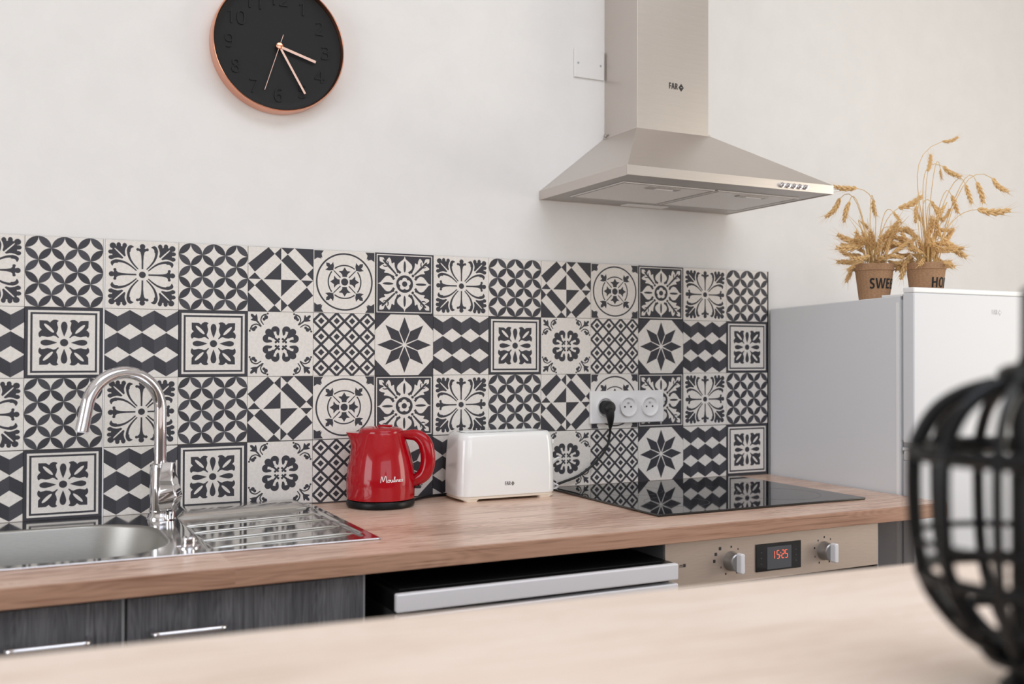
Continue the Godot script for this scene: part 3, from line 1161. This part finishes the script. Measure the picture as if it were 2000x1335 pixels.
# ---------------------------------------------------------------- hood
func brand(parent: Node, size: float, at: Vector3, m: Material) -> void:
	var l := put("lettering", text("FAR", size, .0008, "Droid Sans", 700), m, parent, at)
	l.scale.x = .72
	var s := size * .46
	var d := MB.new()
	d.prism(PackedVector2Array([Vector2(0, -s), Vector2(s * .8, 0), Vector2(0, s), Vector2(-s * .8, 0)]), .0008)
	put("emblem", d, m, parent, at + Vector3(size * 1.15, -size * .06, -.0004))
	put("emblem_core", MB.new().box(Vector3(s * .5, s * .18, .0004), Vector3(size * 1.15, -size * .06, .0006)).moved(0, Transform3D()), M.steel, parent, at)

func hood() -> void:
	var o := thing("range_hood", "brushed steel chimney hood on the wall above the hob", "range hood")
	var x0 := .8828
	var x1 := 1.4833
	var d := .4107
	var y0 := 1.636
	var y1 := 1.6585
	var cx0 := 1.0780
	var cx1 := 1.2993
	var cd := .1553
	var cy := 1.8133
	put("chimney", slab(MB.new(), cx0, cx1, cy - .012, 3.39, .0005, cd, .0012), M.steel, o)
	var rect := func(a: float, b: float, z: float, y: float) -> PackedVector3Array:
		return PackedVector3Array([Vector3(a, y, .0005), Vector3(b, y, .0005), Vector3(b, y, z), Vector3(a, y, z)])
	var can := MB.new()
	can.loft([rect.call(x0 + .001, x1 - .001, d - .001, y1), rect.call(cx0 - .003, cx1 + .003, cd + .003, cy - .004), rect.call(cx0 - .003, cx1 + .003, cd + .003, cy)])
	put("canopy", can, M.steel, o)
	# skirt: four rims round an open underside
	var sk := MB.new()
	slab(sk, x0, x1, y0, y1, d - .003, d, .0008)
	slab(sk, x0, x0 + .003, y0, y1, .0005, d - .003)
	slab(sk, x1 - .003, x1, y0, y1, .0005, d - .003)
	slab(sk, x0 + .003, x1 - .003, y0, y1, .0005, .0035)
	var skirt := put("skirt", sk, M.steel, o)
	put("underside", slab(MB.new(), x0 + .003, x1 - .003, y0 + .0015, y0 + .004, .0035, d - .003), M.steel_dark, o)
	for k in 2:
		var a: float = [.925, 1.195][k]
		var b: float = [1.186, 1.449][k]
		var f := put("filter", slab(MB.new(), a, b, y0 - .0012, y0 + .0014, .085, .328, .0008), M.filter, o)
		var rim := MB.new()
		slab(rim, a + .004, b - .004, y0 - .0022, y0 - .001, .323, .3255)
		slab(rim, a + .004, b - .004, y0 - .0022, y0 - .001, .0875, .09)
		slab(rim, b - .006, b - .0035, y0 - .0022, y0 - .001, .09, .323)
		slab(rim, a + .0035, a + .006, y0 - .0022, y0 - .001, .09, .323)
		put("filter_rim", rim, M.steel_dark, f)
		var m := (a + b) / 2
		put("latch", slab(MB.new(), m - .045, m + .045, y0 - .004, y0 - .0005, .287, .307, .001), M.steel_dark, f)
		put("latch_grip", slab(MB.new(), m - .022, m + .026, y0 - .0062, y0 - .0035, .291, .303, .001), M.filter, f)
	put("lamp_cover", slab(MB.new(), 1.117, 1.247, y0 - .0015, y0 + .0014, .018, .052, .0008), M.filter, o)
	for k in 5:
		var b := put("button", MB.new().lathe([Vector2(.0001, 0), Vector2(.0062, 0), Vector2(.0062, .003), Vector2(.0042, .0035), Vector2(.0042, .008), Vector2(.0001, .0085)], 20), M.chrome, o, Vector3(1.3185 + k * .0182, 1.6465, d))
		b.rotation_degrees.x = 90
	brand(o, .0215, Vector3(1.1875, 1.9275, cd + .0004), M.print_dark)
	var bolt := put("screw", MB.new().lathe([Vector2(.0001, 0), Vector2(.005, 0), Vector2(.005, .002), Vector2(.0035, .0035), Vector2(.0001, .004)], 14), M.steel_dark, o, Vector3(cx0 - .004, 1.8165, .012))
	bolt.rotation_degrees.z = 90

# ---------------------------------------------------------------- fridge
func fridge() -> void:
	var o := thing("fridge", "white two-door fridge-freezer standing right of the worktop", "fridge", Vector3(1.632, 0, .010))
	var w := .55
	var dz := .470
	var b := MB.new()
	var rings := []
	for s in [[.02, 0.0], [1.372, 0.0], [1.374, .002]]:
		var i: float = s[1]
		var lift := .014 if s[0] > 1.0 else 0.0
		rings.append(PackedVector3Array([Vector3(i, s[0], i), Vector3(w - i, s[0], i), Vector3(w - i, s[0] + lift, dz - i), Vector3(i, s[0] + lift, dz - i)]))
	b.loft(rings)
	put("body", b, M.fridge, o)
	put("gasket", slab(MB.new(), .006, w - .006, 1.034, 1.378, dz, dz + .008), M.seal, o)
	put("gasket", slab(MB.new(), .006, w - .006, .06, 1.000, dz, dz + .008), M.seal, o)
	put("edge_strip", slab(MB.new(), -.0004, .0015, .03, 1.372, dz - .012, dz - .004), M.white, o)
	var zf := dz + .008
	put("freezer_door", slab(MB.new(), 0, w, 1.0285, 1.394, zf, zf + .0347, .0035), M.fridge, o)
	put("freezer_door_cap", slab(MB.new(), .0, w, 1.394, 1.4072, zf + .001, zf + .0347, .003), M.white, o)
	put("fridge_door", slab(MB.new(), 0, w, .06, .985, zf, zf + .0347, .0035), M.fridge, o)
	put("door_cap", slab(MB.new(), .0, w, .985, 1.0085, zf + .001, zf + .0347, .004), M.white, o)
	put("door_gap", slab(MB.new(), .004, w - .004, 1.0085, 1.0285, zf, zf + .022), M.seal, o)
	var hinge := MB.new()
	slab(hinge, .002, .05, 1.0085, 1.0165, zf - .004, zf + .03, .002)
	hinge.lathe([Vector2(.006, 1.0085), Vector2(.006, 1.0285)], 14, Vector3(.014, 0, zf + .018))
	put("hinge", hinge, M.white, o)
	slab(MB.new(), 0, .01, 0, .01, 0, .01)
	put("top_hinge", slab(MB.new(), .001, .075, 1.3862, 1.392, dz - .06, dz + .006, .002), M.white, o)
	put("recess_grip", slab(MB.new(), .03, .10, .995, 1.005, zf + .0342, zf + .036, .0015), M.chrome, o)
	brand(o, .017, Vector3(.287, 1.352, zf + .0349), M.print_faint)
	var feet := MB.new()
	for p in [[.05, .05], [.5, .05], [.05, .43], [.5, .43]]: feet.lathe([Vector2(.02, 0), Vector2(.018, .021)], 14, Vector3(p[0], 0, p[1]))
	put("feet", feet, M.black, o)

# ---------------------------------------------------------------- on the wall
func clock() -> void:
	var o := thing("wall_clock", "round wall clock with copper rim and embossed black dial at twenty-five past three", "clock", Vector3(.2090, 1.9275, 0))
	var R := .1475
	var rim := MB.new().lathe([Vector2(R - .006, .0005), Vector2(R - .002, .0005), Vector2(R, .003), Vector2(R, .036), Vector2(R - .0012, .0395), Vector2(R - .003, .041), Vector2(R - .0045, .0395), Vector2(R - .0052, .034), Vector2(R - .0058, .024), Vector2(R - .006, .012)], 96)
	var r := put("rim", rim, M.copper, o)
	r.rotation_degrees.x = 90
	var dial := MB.new()
	var prof := [Vector2(R - .0062, .008), Vector2(R - .0060, .027), Vector2(R - .012, .0245), Vector2(R - .022, .0225), Vector2(R - .05, .0215), Vector2(.0001, .0212)]
	var dl := put("dial", dial.lathe(prof, 96), M.dial, o)
	dl.rotation_degrees.x = 90
	for n in range(1, 13):
		var a := TAU * n / 12
		put("numeral", text(str(n), .042, .003), M.dial, o, Vector3(sin(a) * .108, cos(a) * .108, .0228))
	var hand := func(called: String, deg: float, len_: float, tail: float, wide: float, z: float) -> void:
		var mb := MB.new()
		mb.prism(PackedVector2Array([Vector2(-wide / 2, -tail), Vector2(wide / 2, -tail), Vector2(wide / 2, len_), Vector2(-wide / 2, len_)]), .0012, Vector3.ZERO, .0003)
		var h := put(called, mb, M.rose, o, Vector3(0, 0, z))
		h.rotation_degrees.z = -deg
	hand.call("hour_hand", 106.5, .087, 0.0, .0062, .0285)
	hand.call("minute_hand", 149.6, .116, 0.0, .0048, .0310)
	hand.call("second_hand", 197.8, .107, .027, .0014, .0333)
	var hub := put("hub", MB.new().lathe([Vector2(.0001, 0), Vector2(.0042, 0), Vector2(.0042, .002), Vector2(.0076, .003), Vector2(.0076, .0135), Vector2(.006, .0148), Vector2(.0001, .015)], 28), M.copper, o, Vector3(0, 0, .0212))
	hub.rotation_degrees.x = 90

func wall_plates() -> void:
	var o := thing("blank_cover_plate", "square white blank cover plate on the wall left of the hood chimney", "wall plate", Vector3(1.0289, 2.0008, .0005))
	put("plate", MB.new().box(Vector3(.0905, .0745, .005), Vector3(0, 0, .0025), .0015, .0015), mat(c8(229, 226, 223), .5), o)
	for s in [-1, 1]:
		var k := put("screw", MB.new().lathe([Vector2(.0001, 0), Vector2(.003, 0), Vector2(.0028, .0008), Vector2(.0001, .0011)], 14), M.seal, o, Vector3(s * .034, 0, .005))
		k.rotation_degrees.x = 90
	var z0 := .0082
	var q := thing("socket_plate", "white triple socket plate on the tiles above the hob's left edge", "socket", Vector3(1.1412, 1.1041, z0))
	put("plate", MB.new().box(Vector3(.2290, .0850, .009), Vector3(0, 0, .0045), .0025, .003), M.plate, q)
	for k in 3:
		var x: float = [-.0715, 0.0, .0685][k]
		var s := MB.new().lathe([Vector2(.0001, .0045), Vector2(.0200, .0045), Vector2(.0212, .0052), Vector2(.0225, .0085), Vector2(.0242, .0100), Vector2(.0258, .0100), Vector2(.0262, .0085), Vector2(.0262, .004), Vector2(.0001, .004)], 44)
		var so := put("socket", s, M.plate, q, Vector3(x, 0, .0050))
		so.rotation_degrees.x = 90
		if k == 0: continue
		var holes := MB.new()
		for s2 in [-1, 1]: holes.lathe([Vector2(.0001, .0044), Vector2(.0026, .0044), Vector2(.0026, .0049), Vector2(.0001, .0049)], 14, Vector3(s2 * .0095, 0, 0))
		put("hole", holes, M.black, so)
		put("earth_pin", MB.new().lathe([Vector2(.0024, .0044), Vector2(.0024, .009), Vector2(.0001, .0102)], 14, Vector3(0, 0, -.0105)), M.seal, so)
	# plug and its cord, round behind the toaster
	var c := thing("power_cord", "black power cord from the left socket curving down behind the toaster", "power cord", Vector3(1.0697, 1.1041, z0 + .0096))
	var pl := put("plug", MB.new().lathe([Vector2(.0001, .0), Vector2(.0185, .0), Vector2(.0185, .016), Vector2(.0165, .026), Vector2(.0125, .031), Vector2(.0001, .033)], 32), M.rubber, c, Vector3(0, 0, .0005))
	pl.rotation_degrees.x = 90
	var neck := MB.new().tube(spline([Vector3(0, -.004, .022), Vector3(.002, -.020, .0225), Vector3(.004, -.036, .021), Vector3(.005, -.052, .018)], 4), [.0125, .0125, .0122, .0118, .0112, .0106, .0098, .009, .0082, .0072, .0062, .0052, .0046], 16)
	put("plug_neck", neck, M.rubber, c)
	var zo := z0 + .0096
	var wpt := func(x: float, y: float, z: float) -> Vector3: return Vector3(x - 1.0697, y - 1.1041, z - zo)
	var cable := spline([Vector3(.005, -.048, .019), wpt.call(1.0760, 1.030, .030), wpt.call(1.0690, .998, .026), wpt.call(1.0430, .965, .020), wpt.call(.995, .932, .018), wpt.call(.945, .917, .020), wpt.call(.895, .906, .022), wpt.call(.84, .9042, .0185), wpt.call(.74, .9042, .016), wpt.call(.62, .9042, .018), wpt.call(.56, .9042, .036), wpt.call(.515, .9042, .072)], 8)
	put("cable", MB.new().tube(cable, .0033, 10), M.rubber, c)

# ---------------------------------------------------------------- kettle and toaster
func kettle() -> void:
	var o := thing("kettle", "glossy red electric kettle on a black base left of the toaster", "kettle", Vector3(.4275, WT, .096), -26.6)
	put("base", MB.new().lathe([Vector2(.0001, .001), Vector2(.070, .001), Vector2(.0755, .003), Vector2(.0765, .006), Vector2(.0760, .0135), Vector2(.0735, .0165), Vector2(.0001, .0175)], 56), M.black_satin, o)
	var prof := [[.0180, .0735, 0.0], [.0190, .0755, 0.0], [.0240, .0760, 0.0], [.0440, .0768, 0.0], [.0450, .0766, 0.0], [.0465, .0768, .0], [.065, .0765, .0], [.09, .0738, .000], [.112, .0690, .0005], [.132, .0630, .004], [.148, .0570, .0130], [.158, .0535, .0215], [.164, .0515, .0272], [.1655, .0505, .0278]]
	var rings := []
	for p in prof:
		var ring := PackedVector3Array()
		for i in 72:
			var a := TAU * i / 72
			var away := angle_difference(a, PI)
			var r: float = p[1] + p[2] * exp(-pow(away / .42, 2.0))
			ring.append(Vector3(cos(a) * r, p[0], -sin(a) * r))
		rings.append(ring)
	put("body", MB.new().loft(rings), M.red, o)
	var lid := put("lid", MB.new().lathe([Vector2(.0500, .1645), Vector2(.0500, .1685), Vector2(.0490, .1715), Vector2(.0455, .1745), Vector2(.034, .1778), Vector2(.018, .1794), Vector2(.0001, .18)], 56), M.red, o)
	put("lid_catch", MB.new().box(Vector3(.032, .004, .016), Vector3(.010, .1805, 0), .0018, .004), M.red, lid)
	var hp := spline([Vector3(.044, .1585, 0), Vector3(.060, .1600, 0), Vector3(.082, .1580, 0), Vector3(.0990, .1430, 0), Vector3(.1060, .117, 0), Vector3(.1050, .088, 0), Vector3(.0950, .0685, 0), Vector3(.078, .0580, 0), Vector3(.066, .0545, 0)], 6)
	var hr := []
	for i in hp.size():
		var t := float(i) / (hp.size() - 1)
		hr.append(lerpf(.0090, .0145, smoothstep(0.05, .45, t)) - .0035 * smoothstep(.62, 1.0, t))
	put("handle", MB.new().tube(hp, hr, 18, true, 1.15), M.red, o)
	put("switch", MB.new().box(Vector3(.016, .006, .014), Vector3(.0835, .0430, .0), .002, .003), M.black, o)
	put("switch_arm", MB.new().tube([Vector3(.074, .050, 0), Vector3(.083, .045, 0)], .006, 10), M.red, o)
	# script lettering wrapped round the body
	var strokes := [[0, 0, .08, .85, .14, .9, .24, .15, .42, .98, .50, .9, .55, .05, .62, .1], [.84, .30, .76, .42, .66, .30, .68, .08, .80, .04, .86, .24, .82, .38, .95, .36], [.95, .42, .96, .08, 1.06, .05, 1.14, .42, 1.15, .08, 1.22, .08], [1.22, .08, 1.36, .75, 1.30, .85, 1.28, .1, 1.36, .08], [1.42, .42, 1.42, .08, 1.50, .1], [1.53, .42, 1.53, .04], [1.54, .26, 1.66, .42, 1.69, .08, 1.75, .1], [1.78, .22, 1.92, .28, 1.86, .42, 1.77, .26, 1.80, .06, 1.95, .08], [2.0, .42, 2.10, .22, 2.2, .04], [2.2, .42, 2.0, .04]]
	var word := MB.new()
	for st in strokes:
		var path := []
		for k in range(0, st.size(), 2): path.append(Vector3(st[k], st[k + 1], 0))
		path = spline(path, 5)
		for k in path.size():
			var s: float = .125 + path[k].x * .024 / .0766
			path[k] = Vector3(sin(s) * .0765, .0610 + path[k].y * .0135, cos(s) * .0765)
		word.tube(path, .00075, 6)
	put("lettering", word, M.print_white, o)

func toaster() -> void:
	var o := thing("toaster", "glossy white two-slice toaster between the kettle and the hob", "toaster", Vector3(.7315, WT, .0855), 0)
	# shell, open at the slot
	var rings := []
	for s in [[.0125, .252, .113, .026], [.0135, .2535, .1145, .027], [.05, .2545, .1155, .028], [.11, .251, .112, .028], [.138, .2465, .1075, .027], [.148, .243, .104, .027], [.1545, .238, .098, .026], [.1578, .231, .090, .025], [.1588, .224, .083, .024]]:
		rings.append(MB.rrect(s[1], s[2], s[3], Vector3(0, s[0], 0)))
	for s in [[.1588, .196, .062, .014], [.1575, .192, .058, .012], [.118, .190, .056, .012]]:
		rings.append(MB.rrect(s[1], s[2], s[3], Vector3(0, s[0], 0)))
	put("shell", MB.new().loft(rings), M.white_gloss, o)
	put("slot_lining", MB.new().box(Vector3(.186, .001, .052), Vector3(0, .1192, 0)), M.black_matte, o)
	put("slot_divider", MB.new().box(Vector3(.184, .034, .005), Vector3(0, .1365, 0), .001), M.silver, o)
	var base := MB.new()
	base.box(Vector3(.248, .0075, .109), Vector3(0, .0095, 0), .002, .026)
	put("base", base, M.cream, o)
	for p in [[-1, -1], [1, -1], [-1, 1], [1, 1]]:
		var f := MB.new()
		f.loft([MB.rrect(.030, .018, .006, Vector3(p[0] * .096, 0.0, p[1] * .042)), MB.rrect(.032, .020, .006, Vector3(p[0] * .097, .002, p[1] * .042)), MB.rrect(.046, .022, .007, Vector3(p[0] * .0985, .0065, p[1] * .042))])
		put("foot", f, M.cream, o)
	put("lever", MB.new().box(Vector3(.020, .012, .026), Vector3(.1335, .128, 0), .003, .004), M.white_gloss, o)
	put("lever_slot", MB.new().box(Vector3(.0015, .075, .006), Vector3(.1262, .095, 0)), M.black, o)
	brand(o, .0118, Vector3(-.0075, .0395, .0579), M.print_grey)
	# white flex, folded loosely at the right end
	var flex := spline([Vector3(.112, .028, -.046), Vector3(.136, .040, -.040), Vector3(.152, .062, -.036), Vector3(.168, .076, -.036), Vector3(.183, .083, -.037), Vector3(.178, .076, -.042), Vector3(.163, .064, -.042), Vector3(.151, .052, -.037), Vector3(.152, .030, -.034), Vector3(.166, .020, -.034), Vector3(.179, .013, -.035), Vector3(.172, .006, -.037), Vector3(.152, .0085, -.040), Vector3(.146, .020, -.044), Vector3(.158, .028, -.048), Vector3(.176, .012, -.050), Vector3(.160, .0042, -.052), Vector3(.120, .0042, -.056)], 6)
	put("flex", MB.new().tube(flex, .0026, 8), M.white, o)

# ---------------------------------------------------------------- dried wheat in burlap pots
func ear_mesh(base: Vector3, tip: Vector3, droop: float) -> MB:
	var mb := MB.new()
	var n := 9
	var d := tip - base
	var side := d.cross(Vector3(-.448, 0, .894)).normalized()
	var bulge := side * droop
	var at := func(t: float) -> Vector3: return base + d * t + bulge * (4.0 * t * (1.0 - t)) * .25
	var l := d.length()
	for k in n:
		var t := (k + .3) / n
		var p: Vector3 = at.call(t)
		var f: Vector3 = (at.call(t + .05) - at.call(t - .05)).normalized()
		var s := f.cross(Vector3(rng.randf_range(-.3, .3), rng.randf_range(-.3, .3), 1.0)).normalized()
		var size := l * .118 * (0.75 + 0.5 * sin(PI * clampf(t * .85 + .15, 0, 1)))
		for w in 3:
			var q := s.rotated(f, w * TAU / 3 + k * 1.05)
			var axis := (f + q * .55).normalized()
			var x := axis.cross(Vector3(.3, .5, .8)).normalized()
			mb.ellipsoid(p + q * size * .42, Vector3(size * .36, size * .85, size * .36), 6, 4, Basis(x, axis, x.cross(axis)))
			if (k + w) % 3 != 2 or k > n - 3:
				var a0: Vector3 = p + q * size * .6 + axis * size * .5
				mb.tube([a0, a0 + (f + q * .35).normalized() * l * rng.randf_range(.22, .42)], [.00035, .00012], 3)
	mb.tube([at.call(0.0), at.call(.33), at.call(.66), at.call(.95)], .0009, 4)
	return mb

func wheat(called_label: String, word: String, at: Vector3, turn: float, ears: Array) -> void:
	var o := thing("potted_wheat", called_label, "dried plant", at)
	var h := .092
	var pot := put("pot", MB.new().lathe([Vector2(.0001, .0), Vector2(.0365, .0), Vector2(.0380, .002), Vector2(.0470, .074), Vector2(.0490, .0755), Vector2(.0500, h - .002), Vector2(.0490, h), Vector2(.0470, h - .002), Vector2(.0460, .080), Vector2(.0001, .080)], 40), M.burlap, o)
	put("soil", MB.new().lathe([Vector2(.0001, .0802), Vector2(.0455, .0802), Vector2(.0420, .0840), Vector2(.02, .0865), Vector2(.0001, .087)], 24), M.moss, pot)
	var bend := func(p: Vector3) -> Vector3:
		var y := .040 + p.y
		var r := .0380 + (y - .002) * .125 + .0003 + p.z
		var s := deg_to_rad(turn) + p.x / .043
		return Vector3(sin(s) * r, y, cos(s) * r)
	var t := text(word, .036, .0008, "Droid Sans", 700)
	t.horizontal_alignment = HORIZONTAL_ALIGNMENT_LEFT
	put("lettering", bent_text(t, .78, bend), M.ink, pot)
	var right := Vector3(.894, 0, .448)
	var front := Vector3(-.448, 0, .894)
	for e in ears:
		var dep := rng.randf_range(-.035, .035)
		var a: Vector3 = right * e[0] + Vector3.UP * (h + e[1]) + front * dep
		var b: Vector3 = right * e[2] + Vector3.UP * (h + e[3]) + front * (dep * 1.3 + rng.randf_range(-.012, .012))
		var root := right * clampf(e[0] * .12, -.024, .024) + Vector3(rng.randf_range(-.01, .01), .083, rng.randf_range(-.01, .01))
		var dir := (b - a).normalized()
		var reach := (a - root).length()
		var path := []
		var c1 := root + (Vector3.UP * .75 + (a - root).normalized() * .5).normalized() * reach * .42
		var c2 := a - dir * reach * .38
		for k in 11:
			var s := k / 10.0
			path.append(root.bezier_interpolate(c1, c2, a, s))
		var st := put("stalk", MB.new().tube(path, [.0013, .0013, .0012, .0012, .0011, .0011, .001, .001, .001, .0009, .0009], 5), M.straw, o)
		put("ear", ear_mesh(a, b, rng.randf_range(-.012, .012) + (.02 * signf(b.x - a.x) if absf(e[2] - e[0]) > .03 else 0.0)), M.ear, st)
	# the thick tuft of short ears round the rim
	for k in 22:
		var ang := TAU * (k + rng.randf_range(-.4, .4)) / 22
		var out := Vector3(cos(ang), 0, sin(ang))
		var high := rng.randf_range(.0, .075)
		var a := out * rng.randf_range(.022, .040) + Vector3.UP * (h + high)
		var lean := rng.randf_range(-.35, .95) if high > .02 else rng.randf_range(-.7, .2)
		var b := a + (out * rng.randf_range(.6, 1.0) + Vector3.UP * lean).normalized() * rng.randf_range(.045, .062)
		if absf(b.x) < .07 and b.y < h - .02: b.y = h - .015
		var root := out * .018 + Vector3(0, .083, 0)
		var st := put("stalk", MB.new().tube([root, root.lerp(a, .5) + Vector3.UP * .006, a], [.0014, .0012, .001], 5), M.straw, o)
		put("ear", ear_mesh(a, b, rng.randf_range(-.014, .014)), M.ear, st)
	# bare straws and dry leaves
	for k in 16:
		var ang := rng.randf_range(0, TAU)
		var out := Vector3(cos(ang), 0, sin(ang))
		var len_ := rng.randf_range(.06, .15)
		var root := out * rng.randf_range(.0, .03) + Vector3(0, .083, 0)
		var p1 := root + Vector3.UP * len_ * .6 + out * len_ * .12
		var p2 := root + Vector3.UP * len_ + out * len_ * rng.randf_range(.1, .5)
		put("straw", MB.new().tube(spline([root, p1, p2], 3), [.0014, .0013, .0012, .0011, .001, .0007, .0004], 4), M.straw, o)

func wheat_pots() -> void:
	var k := .000376
	var conv := func(list: Array, ox: float, oy: float) -> Array:
		var out := []
		for e in list: out.append([(e[0] - ox) * k, (oy - e[1]) * k, (e[2] - ox) * k, (oy - e[3]) * k])
		return out
	var a: Array = conv.call([[325, 432, 165, 422], [230, 500, 140, 625], [280, 530, 250, 670], [475, 505, 515, 612], [655, 555, 825, 465], [375, 660, 440, 705], [380, 820, 225, 740], [350, 830, 160, 855], [375, 890, 235, 860], [380, 910, 240, 925], [330, 955, 272, 1085], [590, 960, 655, 1035], [560, 610, 600, 690], [600, 690, 770, 715], [620, 830, 750, 775], [430, 880, 425, 730], [470, 840, 470, 730], [520, 860, 540, 715], [570, 800, 620, 690], [560, 880, 660, 800], [400, 880, 390, 780], [480, 930, 560, 880], [540, 940, 660, 930], [440, 930, 330, 900], [600, 900, 700, 880], [500, 900, 520, 790]], 447, 962)
	wheat("burlap pot of dried wheat with black letters SWE, standing further back on the fridge", "SWEET", Vector3(1.680, 1.3846, .352), -62, a)
	var b: Array = conv.call([[970, 95, 1072, 65], [880, 292, 908, 172], [925, 292, 1045, 362], [1010, 482, 1058, 605], [1078, 420, 1112, 548], [1200, 385, 1235, 532], [1280, 366, 1392, 456], [1165, 582, 1370, 586], [945, 780, 1105, 905], [920, 880, 1075, 955], [730, 890, 668, 1055], [800, 900, 762, 1035], [740, 870, 650, 855], [775, 550, 770, 665], [900, 510, 1000, 570], [930, 560, 870, 660], [880, 560, 950, 660], [960, 640, 1020, 560], [900, 690, 1010, 705], [850, 740, 850, 620], [880, 800, 900, 680], [820, 820, 815, 700], [860, 900, 850, 770], [830, 640, 790, 560], [920, 760, 880, 640], [780, 880, 700, 800], [890, 900, 870, 800], [930, 300, 945, 365]], 835, 942)
	wheat("burlap pot of dried wheat with black letters HO, taller, behind the freezer door", "HOME", Vector3(1.787, 1.3866, .424), -34, b)

# ---------------------------------------------------------------- the bar in front
func bar() -> void:
	var o := thing("bar_table", "pale oak bar top crossing the bottom of the picture, out of focus", "bar", Vector3(-.3327, 0, 1.3628), -3.77)
	put("top", slab(MB.new(), -1.4, 1.75, .962, 1.0, .0, .85, .002), M.bar_oak, o)
	put("side_panel", slab(MB.new(), -1.3, -1.26, 0, .961, .25, .80, .001), M.white, o)
	put("side_panel", slab(MB.new(), 1.6, 1.64, 0, .961, .25, .80, .001), M.white, o)
	put("front_panel", slab(MB.new(), -1.26, 1.6, .0, .961, .50, .52), M.white, o)

func cage_lamp() -> void:
	var base_y := 1.0
	var o := thing("cage_lamp", "black openwork cage lamp on a post, blurred at the bar's right end", "lamp", Vector3(.3345, base_y, 1.7805), 0)
	var cy := .1246
	var prof := [[-.098, .018], [-.0935, .030], [-.082, .047], [-.062, .0645], [-.043, .0745], [-.0175, .0793], [.0145, .0812], [.044, .0803], [.062, .0735], [.078, .0622], [.0895, .0448], [.0965, .0234]]
	var pts := []
	for p in prof: pts.append(Vector3(p[1], cy + p[0], 0))
	pts = spline(pts, 3)
	var shape := MB.new().tube(pts, .0042, 8, true, 1.3).mesh()
	for k in 13:
		var r := put("rib", shape, M.black_satin, o)
		r.rotation.y = TAU * (k + .30) / 13
	var ring := func(y: float, rad: float, thick: float) -> void:
		var path := []
		for i in 41: path.append(Vector3(cos(TAU * i / 40) * rad, y, sin(TAU * i / 40) * rad))
		put("hoop", MB.new().tube(path, thick, 8), M.black_satin, o)
	ring.call(cy + .046, .0793, .0062)
	ring.call(cy - .0175, .0790, .0026)
	ring.call(cy - .043, .0741, .0052)
	ring.call(cy - .074, .0540, .0036)
	put("collar", MB.new().lathe([Vector2(.0001, cy + .092), Vector2(.022, cy + .092), Vector2(.022, cy + .106), Vector2(.017, cy + .110), Vector2(.0085, cy + .112), Vector2(.0065, cy + .118), Vector2(.0060, cy + .165), Vector2(.0001, cy + .168)], 28), M.black_satin, o)
	put("post", MB.new().lathe([Vector2(.0135, .010), Vector2(.0135, cy + .092)], 24), M.black_satin, o)
	put("saucer", MB.new().lathe([Vector2(.0001, cy - .106), Vector2(.030, cy - .105), Vector2(.034, cy - .100), Vector2(.030, cy - .096), Vector2(.0001, cy - .095)], 32), M.black_satin, o)
	put("foot", MB.new().lathe([Vector2(.0001, 0), Vector2(.021, 0), Vector2(.022, .002), Vector2(.020, .005), Vector2(.014, .012), Vector2(.0001, .012)], 40), M.black_satin, o)
